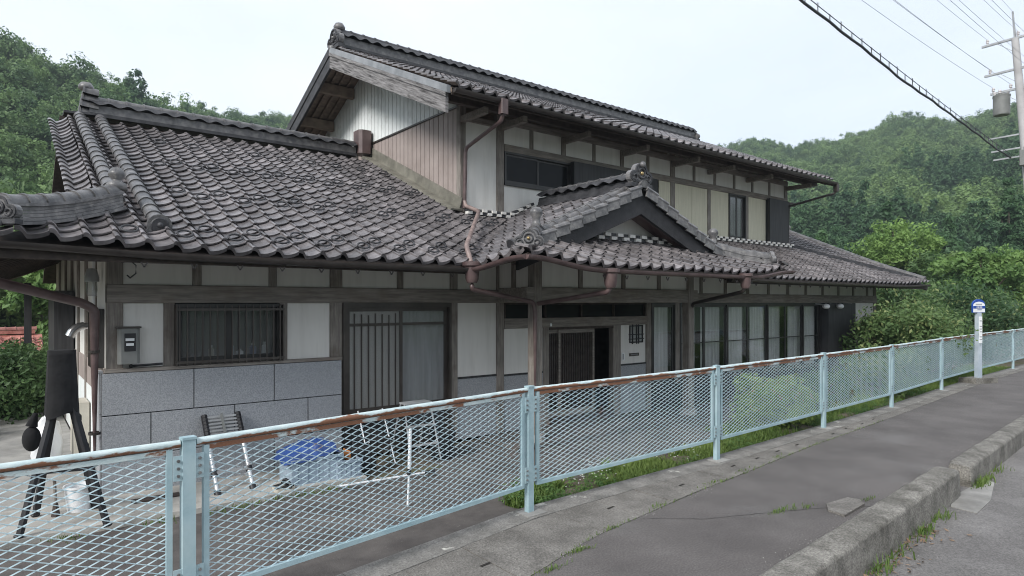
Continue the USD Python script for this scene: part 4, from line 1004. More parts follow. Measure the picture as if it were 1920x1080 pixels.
# chequered flashing tiles: white and dark blocks in two courses
def chequer(p, q, par, n, face, h=0.055):
    p, q = np.array(p, float), np.array(q, float); f = np.array([*face, 0.0]); d = (q - p) / n
    for k in range(n):
        for row in (0, 1):
            c0 = p + d * (k + 0.06) + [0, 0, row * h]; c1 = p + d * (k + 0.94) + [0, 0, row * h]
            w = (k + row) % 2 == 0
            MB().bar(c0 + f * (0.05 if w else 0.02), c1 + f * (0.05 if w else 0.02), 0.10, h - 0.006).build("flashing_tile", "plaster" if w else "ridge_dark", par)
chequer((6.66, 9.80, z_main(9.8) + 0.06), (7.78, 9.80, z_main(9.8) + 0.06), lower, 10, (0, -1))
chequer((7.78, 9.80, z_porch(2.62) + 0.06), (8.28, 9.80, z_porch(3.1) + 0.06), porch, 5, (0, -1))
chequer((9.0, 9.80, z_main(9.8) + 0.06), (18.4, 9.80, z_main(9.8) + 0.06), lower, 72, (0, -1))
chequer((7.0, 7.42, z_porch(1.22) + 0.05), (9.75, 7.42, z_porch(1.22) + 0.05), porch, 18, (0, -1), 0.06)

# --- gutters and rainwater pipes
def gutter(pts, r, par, name="gutter", mat="gutter_dark"):
    pts = np.asarray(pts, float); t = np.gradient(pts, axis=0); t /= np.linalg.norm(t, axis=1, keepdims=True)
    v, sides = [], 10
    for p, d in zip(pts, t):
        a = np.cross(d, [0, 0, 1.0]); a /= np.linalg.norm(a)
        for rr in (r, r * 0.9):
            for k in range(sides + 1):
                g = math.pi * k / sides
                v.append(p + rr * (math.cos(g) * a - math.sin(g) * np.array([0, 0, 1.0])))
    n = 2 * (sides + 1); f = []
    for i in range(len(pts) - 1):
        for k in range(sides):
            f.append((i * n + k, i * n + k + 1, (i + 1) * n + k + 1, (i + 1) * n + k))
            o = sides + 1
            f.append((i * n + o + k + 1, i * n + o + k, (i + 1) * n + o + k, (i + 1) * n + o + k + 1))
        for k in (0, sides):
            f.append((i * n + k, (i + 1) * n + k, (i + 1) * n + k + sides + 1, i * n + k + sides + 1))
    for e in (0, (len(pts) - 1) * n):
        f.append(tuple(e + k for k in range(sides + 1)))
    return MB().add(v, f).build(name, mat, par, smooth=40)
def hooks(par, pts):
    for p in pts:
        p = np.array(p, float)
        MB().bar(p + [-0.03, 0, -0.075], p + [0, 0, -0.125], 0.012, 0.014).bar(p + [0.03, 0, -0.075], p + [0, 0, -0.125], 0.012, 0.014).build("gutter_hook", "gutter_dark", par)
g1 = gutter([(x, 7.34, 2.535 + lift(x, 0, (-0.2,), 0.07)) for x in np.r_[np.linspace(-0.16, 1.5, 8), 3.0, 5.02]], 0.062, H)
hooks(g1, [(x, 7.34, 2.535) for x in np.arange(1.1, 5.0, 0.46)])
g2 = gutter([(x, 7.34, 2.535 + lift(x, 0, (22.0,), 0.07)) for x in np.r_[11.4, 14, 17, np.linspace(19.5, 21.9, 8)]], 0.062, H)
hooks(g2, [(x, 7.34, 2.535) for x in np.arange(11.9, 20, 0.46)])
gutter([(-0.18, y, 2.535 + 0.07 * math.exp(-((y - 7.3) / 1.3) ** 2)) for y in np.r_[7.3, 7.8, 8.5, 9.5, 19.8]], 0.062, H)
pts = [(x, PYF - 0.06, 2.515 + lift(x, 0, (PXL, PXR), 0.14, 0.75)) for x in np.r_[np.linspace(PXL - 0.06, 6.6, 10), 8.3, np.linspace(10.2, PXR + 0.06, 10)]]
g3 = gutter(pts, 0.06, H, mat="brown_metal")
hooks(g3, [(x, PYF - 0.06, 2.515) for x in np.arange(6.5, 10.6, 0.46)])
gutter([(PXL - 0.06, y, 2.515 + 0.14 * math.exp(-((y - PYF) / 0.75) ** 2)) for y in np.linspace(7.36, PYF - 0.06, 8)], 0.06, H, mat="brown_metal")
gutter([(PXR + 0.06, y, 2.515 + 0.14 * math.exp(-((y - PYF) / 0.75) ** 2)) for y in np.linspace(7.36, PYF - 0.06, 8)], 0.06, H, mat="brown_metal")
gutter([(x, 8.76, 5.55) for x in (5.74, 10, 19.02)], 0.065, H)

def hopper(c, s=1.0):
    x, y, z = c
    m = MB().lathe([(0.0, 0.0), (0.055 * s, 0.0), (0.075 * s, 0.05), (0.085 * s, 0.17 * s), (0.11 * s, 0.19 * s), (0.11 * s, 0.23 * s), (0.085 * s, 0.235 * s), (0.0, 0.20 * s)], (x, y, z), 16)
    return m.build("rain_hopper", "brown_metal", H, smooth=40)
def pipe(pts, r=0.036, mat="brown_metal", name="rain_pipe"):
    """round pipe with eased bends"""
    pts = [np.array(p, float) for p in pts]; out = [pts[0]]
    for a_, b_, c_ in zip(pts[:-2], pts[1:-1], pts[2:]):
        d1, d2 = a_ - b_, c_ - b_; e = min(0.09, 0.4 * np.linalg.norm(d1), 0.4 * np.linalg.norm(d2))
        p1, p2 = b_ + d1 / np.linalg.norm(d1) * e, b_ + d2 / np.linalg.norm(d2) * e
        out += [(1 - t) ** 2 * p1 + 2 * t * (1 - t) * b_ + t * t * p2 for t in (0, 0.25, 0.5, 0.75, 1)]
    return MB().tube(out + [pts[-1]], r, 10).build(name, mat, H, smooth=40)
# down the corner of the upper storey, across the lower roof, into the big hopper
CB(6.66, 6.81, 8.68, 8.80, 5.30, 5.56, c=0.015).build("rain_hopper", "brown_metal", H)
pipe([(6.735, 8.75, 5.32), (6.735, 8.80, 5.20), (6.66, 9.78, 4.90), (6.66, 9.82, 3.80)], 0.036, "brown_metal")
pipe([(6.66, 9.82, 3.95), (6.66, 9.78, 3.84), (6.62, 9.30, 3.68), (5.12, 7.50, 2.86), (5.10, 7.36, 2.62)], 0.036, "brown_light")
hopper((5.10, 7.33, 2.33), 1.25)
pipe([(5.10, 7.33, 2.36), (5.10, 7.33, 2.24), (6.30, 7.42, 2.06), (6.33, 7.42, 1.9), (6.33, 7.42, GND)], 0.036)
hopper((6.62, 6.14, 2.26), 1.15)
pipe([(6.62, 6.14, 2.28), (6.60, 6.18, 2.20), (6.36, 7.38, 2.04)], 0.036)
hopper((10.0, 6.14, 2.30), 1.1)
pipe([(10.0, 6.14, 2.32), (10.0, 6.2, 2.24), (10.28, 7.42, 2.04), (10.28, 7.42, 1.9), (10.28, 7.42, 1.2)], 0.034, "gutter_dark")
# left corner: from the side gutter down the wall
pipe([(-0.18, 7.7, 2.5), (-0.18, 7.72, 2.28), (0.66, 8.38, 2.05), (0.775, 8.38, 1.98), (0.775, 8.38, GND + 0.02)], 0.05)
for z_ in (1.5, 0.6):
    MB().lathe([(0.054, 0.0), (0.06, 0.0), (0.06, 0.03), (0.054, 0.03)], (0.775, 8.38, z_), 12).build("pipe_clip", "gutter_dark", H)
CB(18.95, 19.08, 8.7, 8.82, 5.30, 5.52, c=0.01).build("rain_hopper", "gutter_dark", H)
pipe([(19.0, 8.76, 5.32), (19.0, 8.8, 5.25), (18.45, 9.9, 4.95), (18.45, 9.9, 3.8)], 0.034, "gutter_dark")
# ---------------------------------------------------------------- mesh fence along the pavement
FEN = thing("mesh_fence", "pale blue steel fence of expanded mesh panels with rusty top rails", "fence")
PX = [-2.3, 0.87, 4.02, 7.27, 10.5, 13.6, 17.2, 20.5, 24.5, 28.5, 32.5]
PP = [np.array([x, fence_y(x), 0.0]) for x in PX]
for k, p in enumerate(PP):
    d = (PP[min(k + 1, len(PP) - 1)] - PP[max(k - 1, 0)]); d /= np.linalg.norm(d); nrm = np.array([-d[1], d[0], 0])
    m = MB().bar(p + [0, 0, -0.05], p + [0, 0, 1.225], 0.075, 0.055, up=nrm).bar(p + [0, 0, 1.225], p + [0, 0, 1.24], 0.083, 0.063, up=nrm)
    m.build("post", "fence_paint", FEN)
    MB().prism(Polygon([(-0.13, -0.10), (0.12, -0.11), (0.14, 0.09), (-0.11, 0.10)]), lambda a, b, c: tuple(p + d * a + nrm * (b - 0.02) + [0, 0, c]), 0.001, 0.013).build("post_footing", "concrete", FEN)
for k in range(len(PP) - 1):
    p, q = PP[k], PP[k + 1]
    L = np.linalg.norm(q - p); d = (q - p) / L; nrm = np.array([-d[1], d[0], 0.0])
    P3 = lambda s, z, o=0.0: p + d * s + nrm * o + np.array([0, 0, z])
    s0, s1, zb, zt = 0.105, L - 0.105, 0.275, 1.195
    pan = MB().bar(P3(s0, zb), P3(s1, zb), 0.035, 0.035).build("panel", "fence_paint", FEN)
    MB().tube([P3(0.045, zt + 0.008), P3(L * 0.3, zt + 0.008), P3(L * 0.6, zt + 0.008), P3(L - 0.045, zt + 0.008)], 0.0235, 12).build("top_rail", "fence_rust", pan, smooth=40)
    MB().bar(P3(s0, zt - 0.032), P3(s1, zt - 0.032), 0.022, 0.03).build("inner_rail", "fence_rust", pan)
    for s in (s0, s1):
        MB().bar(P3(s, zb - 0.017), P3(s, zt - 0.02), 0.034, 0.03, up=nrm).build("stile", "fence_paint", pan)
    for s, sg in ((s0, 1), (s1, -1)):
        for z in (1.06, 0.38):
            MB().bar(P3(s - sg * 0.062, z - 0.075, -0.02), P3(s - sg * 0.062, z + 0.075, -0.02), 0.085, 0.006, up=nrm).build("bracket", "fence_paint", pan)
            for j in (-1, 0, 1):
                MB().tube([P3(s - sg * 0.045, z + 0.045 * j, -0.024), P3(s - sg * 0.045, z + 0.045 * j, -0.034)], 0.0095, 6).build("bolt", "bolt", pan)
    # expanded metal: two families of slanting strands, clipped to the frame
    SW, LW = 0.045, 0.116
    sl = SW / LW; m = MB()
    a0, a1, b0, b1 = s0 + 0.012, s1 - 0.012, zb + 0.015, zt - 0.045
    for sgn, wd, dp, tw in ((1, 0.0068, 0.003, 0.35), (-1, 0.0045, 0.003, -0.2)):
        c = -(a1 - a0) * sl - SW
        while c < (b1 - b0) + (a1 - a0) * sl + SW:
            # line z = b0 + c + sgn * sl * (s - a0)
            if sgn > 0:
                sa, sb = max(a0, a0 + (0 - c) / sl), min(a1, a0 + (b1 - b0 - c) / sl)
            else:
                sa, sb = max(a0, a0 + (c - (b1 - b0)) / sl), min(a1, a0 + c / sl)
            if sb - sa > 0.02:
                za, zz = b0 + c + sgn * sl * (sa - a0), b0 + c + sgn * sl * (sb - a0)
                up = nrm + np.array([0, 0, -tw])
                m.bar(P3(sa, za, 0.002 * sgn), P3(sb, zz, 0.002 * sgn), wd, dp, up=up)
            c += SW
    m.build("mesh_sheet", "fence_mesh", pan)

# ---------------------------------------------------------------- bus stop
BX, BY = 19.65, 5.46
bs = thing("bus_stop_sign", "bus stop post with blue and white arched plate on a concrete block", "bus stop", (BX, BY, 0))
td = np.array([-0.96, -0.28]); td /= np.linalg.norm(td); ta = np.array([-td[1], td[0]])   # plate faces oncoming traffic
if ta[0] < 0: ta = -ta
ta = RT[:2].copy(); td = np.array([-FW[0], -FW[1]])
g = 0.35; ta = np.array([ta[0] * math.cos(g) - ta[1] * math.sin(g), ta[0] * math.sin(g) + ta[1] * math.cos(g)]); td = np.array([ta[1], -ta[0]])
if td @ FW[:2] > 0: td = -td
fn = lambda a, b, d: (ta[0] * a + td[0] * d, ta[1] * a + td[1] * d, b)
MB().prism(Polygon([(-0.42, 0), (0.42, 0), (0.40, 0.13), (-0.40, 0.13)]), fn, -0.22, 0.22).build("base_block", "concrete_kerb", bs)
MB().prism(Polygon([(-0.075, 0.13), (0.075, 0.13), (0.055, 1.80), (-0.055, 1.80)]), fn, -0.05, 0.05).build("post", "sign_post", bs)
nt = MB().prism(Polygon([(-0.05, 1.02), (0.062, 1.02), (0.06, 1.70), (-0.05, 1.70)]), fn, 0.051, 0.06).build("timetable", "sign_white", bs)
for zz in (1.1, 1.17, 1.30, 1.37, 1.44, 1.58):
    MB().prism(Polygon([(-0.035, zz), (0.045, zz), (0.045, zz + 0.02), (-0.035, zz + 0.02)]), fn, 0.061, 0.063).build("timetable_line", "metal_trim", nt)
z0 = 1.80; w_ = 0.23
arch = Polygon([(-w_, 0.0), (w_, 0.0), (w_, 0.20)] + [(w_ * math.cos(t), 0.20 + 0.145 * math.sin(t)) for t in np.linspace(0.1, math.pi - 0.1, 16)] + [(-w_, 0.20)])
fz = lambda a, b, d: fn(a, b + z0, d)
pl = MB().prism(arch, fz, -0.015, 0.02).build("plate", "sign_blue", bs)
wh = Polygon([(-w_ + 0.012, 0.012), (w_ - 0.012, 0.012), (w_ - 0.012, 0.19)] + [((w_ - 0.012) * math.cos(t), 0.185 + 0.095 * math.sin(t)) for t in np.linspace(0.1, math.pi - 0.1, 14)] + [(-w_ + 0.012, 0.19)])
MB().prism(wh, fz, 0.021, 0.024).build("white_field", "sign_white", pl)
MB().prism(Polygon([(-w_ + 0.01, 0.105), (w_ - 0.01, 0.105), (w_ - 0.01, 0.172), (-w_ + 0.01, 0.172)]), fz, 0.025, 0.028).build("blue_band", "sign_blue", pl)
def strokes(x0, x1, zc, h, mat, n):
    """short brush-like strokes, the size of small characters"""
    m = MB(); step = (x1 - x0) / n
    for k in range(n):
        a, b = x0 + k * step + 0.1 * step, x0 + (k + 0.85) * step
        for s in range(3):
            zz = zc - h / 2 + h * (s + 0.2) / 3
            m.prism(Polygon([(a, zz), (b, zz), (b, zz + h * 0.13), (a, zz + h * 0.13)]), fz, 0.029, 0.031)
        xm = a + (b - a) * rng.uniform(0.3, 0.6)
        m.prism(Polygon([(xm, zc - h / 2), (xm + step * 0.12, zc - h / 2), (xm + step * 0.12, zc + h / 2), (xm, zc + h / 2)]), fz, 0.0315, 0.033)
    m.build("lettering", mat, pl)
strokes(-0.13, 0.10, 0.215, 0.028, "metal_trim", 6); strokes(-0.115, 0.115, 0.139, 0.05, "sign_white", 4); strokes(-0.07, 0.09, 0.08, 0.026, "sign_blue", 4)

# ---------------------------------------------------------------- utility pole and its lines
UP = np.array([32.5, 6.80, -0.2])
pole = thing("utility_pole", "tall grey concrete utility pole carrying crossarms and a transformer", "utility pole", UP)
lean = np.array([-0.42, 1.05, 0]) * 0.9
ax = lambda z: lean * (z / 14.0) + np.array([0, 0, z])
MB().tube([ax(z) for z in (0, 3, 6, 9, 12, 13.0)], [0.21, 0.195, 0.175, 0.155, 0.135, 0.128], 16).build("shaft", "pole_concrete", pole, smooth=40)
MB().bar(ax(13.0) + [0.05, 0, 0], ax(14.1), 0.05, 0.05).bar(ax(13.0) - [0.05, 0, 0], ax(14.1), 0.05, 0.05).build("earth_wire_peak", "galvanised", pole)
ya = np.array([0.08, 1.0, 0.0])
tips = []
def insul(par, c):
    MB().lathe([(0.0, 0), (0.03, 0), (0.03, 0.05), (0.06, 0.06), (0.045, 0.11), (0.065, 0.13), (0.045, 0.2), (0, 0.21)], c, 10).build("insulator", "porcelain", par, smooth=40)
for zz, half, offs in ((13.0, 1.15, (-1.0, -0.1, 0.95)), (11.75, 1.15, (-1.0, -0.35, 0.95)), (10.95, 1.0, (-0.7, 0.3, 0.9))):
    c = ax(zz)
    arm = MB().bar(c - ya * half, c + ya * half, 0.085, 0.085).build("crossarm", "galvanised", pole)
    MB().bar(c + ya * 0.6 + [0, 0, -0.04], ax(zz - 0.6), 0.04, 0.02).build("arm_brace", "galvanised", arm)
    for o in offs:
        insul(arm, c + ya * o + [0, 0, 0.045])
        tips.append(UP + c + ya * o + [0, 0, 0.24])
tc = ax(10.35) + ya * 0.66
tf = MB().lathe([(0, 0), (0.27, 0.0), (0.29, 0.05), (0.29, 0.72), (0.31, 0.75), (0.31, 0.82), (0.1, 0.9), (0, 0.9)], tc - [0, 0, 0.35], 18).build("transformer", "meter_grey", pole, smooth=40)
for g in range(4):
    insul(tf, tc + [0.22 * math.cos(g * 1.57), 0.22 * math.sin(g * 1.57), 0.46])
for zz, o0, o1 in ((9.1, -0.2, 1.2), (8.55, -0.2, 1.15), (8.2, -0.3, 1.1)):
    c = ax(zz)
    MB().bar(c + ya * o0, c + ya * o1, 0.06, 0.06).build("bracket", "galvanised", pole)
CB(-0.75, -0.35, 0.25, 0.65, 7.75, 8.35, c=0.02).build("equipment_box", "meter_grey", pole)
for g in range(9):
    MB().tube([ax(2.2 + g * 0.9) + [0.16 * (-1) ** g, 0, 0], ax(2.2 + g * 0.9) + [0.36 * (-1) ** g, 0, 0]], 0.012, 6).build("step_bolt", "galvanised", pole)
def span(p, q, sag, n=26):
    p, q = np.array(p, float), np.array(q, float)
    return [p + (q - p) * t + np.array([0, 0, -4 * sag * t * (1 - t)]) for t in np.linspace(0, 1, n)]
FAR = np.array([-14.0, 5.2, 0.0])
lab = ["top-arm power line nearest the road, from the utility pole overhead", "middle power line of the topmost crossarm of the utility pole", "outermost power line of the topmost crossarm, farthest from the road",
       "second-arm line nearest the road running from the utility pole", "second-arm line beside the shaft of the utility pole", "second-arm line farthest from the road, sloping up left",
       "third-arm line above the transformer nearest the road", "third-arm line just left of the transformer's top", "third-arm line farthest left, lowest of the thin wires"]
for k, t in enumerate(tips):
    w = MB().tube(span(t, (FAR[0], FAR[1] + (t[1] - UP[1]) * 0.95, t[2] + 0.5), 0.75), 0.006, 5)
    tag(stage.GetPrimAtPath(w.build("power_line", "wire_grey", smooth=True)), lab[k], "power line", "overhead lines from the utility pole")
w = MB().tube(span(UP + ax(14.1), (FAR[0], FAR[1] + 0.4, 14.6), 0.6), 0.0055, 5)
tag(stage.GetPrimAtPath(w.build("power_line", "wire_grey", smooth=True)), "thin earth wire leaving the very peak of the utility pole", "power line", "overhead lines from the utility pole")
# the thick telephone cable with its carrier wire and lashings
ca = span(UP + ax(8.35) + ya * 0.5, (-14.0, 4.8, 9.5), 0.36, 75)
for k in range(len(ca)):                                        # slack that dips between hangers
    ca[k] = ca[k] + np.array([0, 0, -0.14 - 0.015 * math.sin(k * 2.1) - 0.05 * max(0, math.sin(k * 0.37)) ** 2])
cb = thing("telephone_cable", "thick black lashed telephone cable hanging from its carrier wire across the sky", "cable")
MB().tube(ca, 0.029, 8).build("cable", "wire_dark", cb, smooth=True)
c2 = span(UP + ax(8.35) + ya * 0.5, (-14.0, 4.8, 9.5), 0.34, 75)
MB().tube(c2, 0.010, 6).build("carrier_wire", "wire_dark", cb, smooth=True)
for k in range(2, 74):
    MB().tube([ca[k] - [0, 0, 0.03], c2[k] + [0, 0, 0.02 if k % 2 else 0.06]], 0.012, 5).build("hanger", "wire_dark", cb)

# ---------------------------------------------------------------- things in the yard
YG = -0.085
def feet(m, pts, r=0.03):
    for p in pts: m.sphere(p, r, sub=1)
    return m
# black trestle with dark sheet
tr = thing("trestle_ladder", "tall black folding trestle ladder standing at the left corner of the house", "stepladder", (0.44, 7.45, YG))
for (x0, y0), (x1, y1) in [((-0.34, -0.12), (-0.06, 0.06)), ((0.33, -0.26), (0.06, 0.02)), ((-0.20, 0.52), (-0.05, 0.14)), ((0.30, 0.46), (0.06, 0.12))]:
    l = MB().bar((x0, y0, 0), (x1, y1, 1.22), 0.055, 0.035).build("leg", "black_plastic", tr)
    MB().sphere((x0, y0, 0.02), 0.035, (1.2, 1, 0.6), 1).build("foot", "black_plastic", l)
for t in (0.22, 0.42, 0.62, 0.84):
    MB().bar((0.33 - 0.24 * t, -0.26 + 0.28 * t, 1.22 * t), (0.30 - 0.21 * t, 0.46 - 0.32 * t, 1.22 * t), 0.03, 0.045).build("tread", "black_plastic", tr)
MB().bar((-0.23, -0.03, 0.55), (0.22, -0.13, 0.55), 0.02, 0.03).build("tread", "black_plastic", tr)
sh = thing("dark_sheet", "black cloth sheet draped over the top of the trestle ladder", "sheet", (0.44, 7.45, YG))
n1, n2 = 22, 18; v = []
for i in range(n1 + 1):
    t = i / n1
    for j in range(n2):
        g = 2 * math.pi * j / n2
        fl_ = 1 + (0.09 * math.sin(3 * g + 1) + 0.05 * math.sin(7 * g)) * (0.3 + 0.7 * t)
        sq = 1 / max(abs(math.cos(g)), abs(math.sin(g))) ** 0.7
        rx, ry = (0.112 + 0.022 * t) * fl_ * sq, (0.11 + 0.03 * t) * fl_ * sq
        v.append((rx * math.cos(g) - 0.01, 0.08 + ry * math.sin(g), 1.66 - t * (0.60 + 0.03 * math.sin(2 * g + 0.5)) + (0.02 if t == 0 else 0)))
f = [(i * n2 + j, (i + 1) * n2 + j, (i + 1) * n2 + (j + 1) % n2, i * n2 + (j + 1) % n2) for i in range(n1) for j in range(n2)] + [tuple(range(n2))]
MB().add(v, f).build("cloth", "black_cloth", sh, smooth=True)
sack = thing("black_sack", "small black sack hanging at the left of the trestle", "sack", (0.20, 7.62, YG + 0.72))
MB().sphere((0, 0, 0.12), 0.10, (0.75, 0.75, 1.2)).build("body", "black_cloth", sack, smooth=True)
MB().tube([(0, 0, 0.24), (0.03, 0, 0.36)], [0.05, 0.02], 8).build("neck", "black_cloth", sack, smooth=True)

# telescopic ladder leaning on the granite
la = thing("telescopic_ladder", "collapsed telescopic aluminium ladder leaning against the granite wall", "ladder", (2.05, 7.56, YG))
def LP(x, s): return np.array([x * (1 - 0.0 * s), 0.06 + 0.64 * s, 0.80 * s])
for x0 in (-0.19, 0.19):
    st_ = MB().tube([LP(x0, 0.0), LP(x0, 0.62)], 0.027, 10).build("stile", "aluminium", la, smooth=40)
    for s in (0.0, 0.235):
        MB().tube([LP(x0, s) - [0, 0, 0.012], LP(x0, s + 0.045)], 0.037, 10).build("stile_collar", "black_plastic", st_, smooth=40)
for k in range(9):
    s = 0.60 + 0.045 * k
    r_ = MB().bar(LP(-0.17, s), LP(0.17, s), 0.045, 0.017).build("rung", "aluminium", la)
    for x0 in (-0.19, 0.19):
        MB().tube([LP(x0, s - 0.012), LP(x0, s + 0.028)], 0.036, 8).build("rung_collar", "black_plastic", r_, smooth=40)
MB().bar(LP(0.0, 0.58) - [0, 0.03, 0], LP(0.0, 1.0) - [0, 0.03, 0], 0.03, 0.012).build("strap", "meter_grey", la)
MB().bar(LP(-0.17, 0.26), LP(0.17, 0.26), 0.05, 0.026).build("rung", "aluminium", la)

def crate(name, label, loc, sx, sy, sz, mat, cat="crate"):
    c = thing(name, label, cat, loc)
    m = MB().box(-sx / 2, sx / 2, -sy / 2, sy / 2, 0, 0.012)
    for (a, b, c_, d) in ((-sx / 2, sx / 2, -sy / 2, -sy / 2 + 0.012), (-sx / 2, sx / 2, sy / 2 - 0.012, sy / 2), (-sx / 2, -sx / 2 + 0.012, -sy / 2 + 0.0121, sy / 2 - 0.0121), (sx / 2 - 0.012, sx / 2, -sy / 2 + 0.0121, sy / 2 - 0.0121)):
        m.box(a, b, c_, d, 0.0121, sz)
    m.build("body", mat, c)
    MB().box(-sx / 2 - 0.014, sx / 2 + 0.014, -sy / 2 - 0.014, -sy / 2 - 0.001, sz - 0.035, sz + 0.003).box(-sx / 2 - 0.014, sx / 2 + 0.014, sy / 2 + 0.001, sy / 2 + 0.014, sz - 0.035, sz + 0.003).build("rim", mat, c)
    for k in range(5):
        x = -sx / 2 + sx * (k + 0.5) / 5
        B(x - 0.008, x + 0.008, -sy / 2 - 0.008, -sy / 2 - 0.0005, 0.03, sz - 0.045).build("rib", mat, c)
    return c
crate("plastic_crate", "pale blue translucent plastic crate under the blue tarpaulin", (2.92, 7.62, YG), 0.62, 0.42, 0.30, "crate_blue")
crate("plastic_crate", "smaller pale grey plastic tub beside the blue tarpaulin's crate", (3.30, 7.52, YG), 0.30, 0.34, 0.22, "crate_blue")
tp = thing("blue_tarp", "crumpled bright blue tarpaulin heaped on the plastic crate", "tarpaulin", (2.86, 7.62, YG + 0.31))
xs_, ys_ = np.meshgrid(np.linspace(-0.34, 0.34, 26), np.linspace(-0.23, 0.23, 18), indexing="ij")
P_ = np.stack([xs_ * 7, ys_ * 7, 0 * xs_], -1)
hgt = 0.10 * np.exp(-(xs_ / 0.30) ** 4 - (ys_ / 0.2) ** 4) + 0.15 * (meshkit.fbm(P_, 3, 4) - 0.35) * np.exp(-(xs_ / 0.3) ** 2) + 0.06 * np.clip((xs_ + 0.1) / 0.4, 0, 1)
hgt = np.where((abs(xs_) > 0.31) | (abs(ys_) > 0.21), hgt - 0.08, hgt)
v = np.stack([xs_, ys_, hgt + 0.02], -1).reshape(-1, 3); nn_ = 18
f = [(i * nn_ + j, (i + 1) * nn_ + j, (i + 1) * nn_ + j + 1, i * nn_ + j + 1) for i in range(25) for j in range(17)]
MB().add(v, f).build("sheet", "blue_tarp", tp, smooth=30)
# tool bag
tb = thing("tool_bag", "black tool bag with an orange end panel standing on the apron", "tool bag", (3.55, 7.60, YG))
CB(-0.17, 0.17, -0.12, 0.12, 0, 0.30, c=0.03).build("body", "black_cloth", tb)
CB(-0.185, -0.171, -0.10, 0.10, 0.16, 0.29, c=0.004).build("end_panel", "orange_plastic", tb)
MB().tube([(-0.1, 0, 0.30), (-0.09, 0, 0.40), (0.09, 0, 0.40), (0.1, 0, 0.30)], 0.014, 8).build("handle", "black_plastic", tb, smooth=40)
# folding stool
fs = thing("folding_chair", "small black folding chair by the dark side door", "folding chair", (3.90, 7.85, YG))
B(-0.17, 0.17, -0.16, 0.14, 0.30, 0.33).build("seat", "black_cloth", fs)
B(-0.17, 0.17, 0.17, 0.19, 0.42, 0.66).build("backrest", "black_cloth", fs)
for sx in (-0.18, 0.18):
    MB().tube([(sx, -0.2, 0.0), (sx, 0.18, 0.68)], 0.011, 6).build("leg", "aluminium", fs)
    MB().tube([(sx, 0.2, 0.0), (sx, -0.16, 0.32)], 0.011, 6).build("leg", "aluminium", fs)
# aluminium step stool
sl_ = thing("step_stool", "thin silver aluminium step stool beside the white stake", "stepladder", (4.42, 7.7, YG))
for sx in (-0.2, 0.2):
    MB().bar((sx * 1.15, -0.28, 0.0), (sx, -0.04, 0.76), 0.016, 0.012).build("leg", "galvanised", sl_)
    MB().bar((sx * 1.15, 0.32, 0.0), (sx, 0.06, 0.76), 0.016, 0.012).build("leg", "galvanised", sl_)
for t in (0.3, 0.62):
    MB().bar((-0.225, -0.28 + 0.24 * t, 0.76 * t), (0.225, -0.28 + 0.24 * t, 0.76 * t), 0.07, 0.016).build("tread", "galvanised", sl_)
B(-0.2, 0.2, -0.09, 0.11, 0.76, 0.78).build("platform", "galvanised", sl_)
# black bucket
bk = thing("black_bucket", "round black bucket on the ground right of the silver step stool", "bucket", (4.85, 7.72, YG - 0.05))
MB().lathe([(0.0, 0.0), (0.15, 0.0), (0.19, 0.34), (0.205, 0.34), (0.205, 0.37), (0.185, 0.37), (0.145, 0.03), (0, 0.03)], (0, 0, 0), 20).build("body", "black_plastic", bk, smooth=40)
MB().tube([(0.2 * math.cos(t), 0.02, 0.35 + 0.15 * math.sin(t)) for t in np.linspace(0, math.pi, 11)], 0.007, 6).build("handle", "bolt", bk)
# white stake and lying rod
sk = thing("white_stake", "upright white stake with a dark joint standing in the yard", "stake", (3.40, 6.10, -0.14))
MB().tube([(0.02, 0, 0.40), (0.035, 0, 0.83)], 0.019, 10).build("upper_tube", "white_plastic", sk, smooth=40)
MB().tube([(0.0, 0, 0.0), (0.018, 0, 0.34)], 0.012, 10).build("lower_tube", "white_plastic", sk, smooth=40)
MB().tube([(0.018, 0, 0.335), (0.02, 0, 0.405)], 0.022, 10).build("joint", "black_plastic", sk, smooth=40)
rd = thing("white_rod", "long thin white rod lying on the ground before the crates", "rod", (3.0, 7.06, -0.075))
MB().tube([(0.0, 0, 0.0), (1.12, -0.10, 0.0)], 0.013, 8).build("tube", "white_plastic", rd, smooth=40)
MB().tube([(1.12, -0.10, 0.0), (1.26, -0.113, 0.0)], 0.022, 8).build("grip", "black_plastic", rd, smooth=40)
# sandals
def sandal(label, x, y, rz_):
    s = thing("sandal", label, "sandal", (x, y, YG), group=None); o = stage.GetPrimAtPath(s)
    UsdGeom.Xform(o).AddRotateZOp().Set(rz_)
    so = unary_union([Point(-0.08, 0).buffer(0.042, 8), Point(0.08, 0.008).buffer(0.05, 8), Polygon([(-0.08, -0.042), (0.08, -0.042), (0.08, 0.058), (-0.08, 0.042)])])
    MB().prism(so, lambda a, b, d: (a, b, d), 0.0, 0.03).build("sole", "beige", s)
    MB().prism(so.buffer(-0.008), lambda a, b, d: (a, b, d), 0.031, 0.034).build("insole", "black_cloth", s)
    MB().tube([(0.05, -0.052, 0.02), (0.06, -0.03, 0.06), (0.065, 0.01, 0.07), (0.06, 0.045, 0.06), (0.05, 0.062, 0.02)], 0.018, 8).build("strap", "black_plastic", s, smooth=True)
sandal("black strapped sandal nearer the granite wall, of a pair on the apron", 2.52, 7.48, 18); sandal("black strapped sandal nearer the road, of a pair on the apron", 2.50, 7.34, 8)
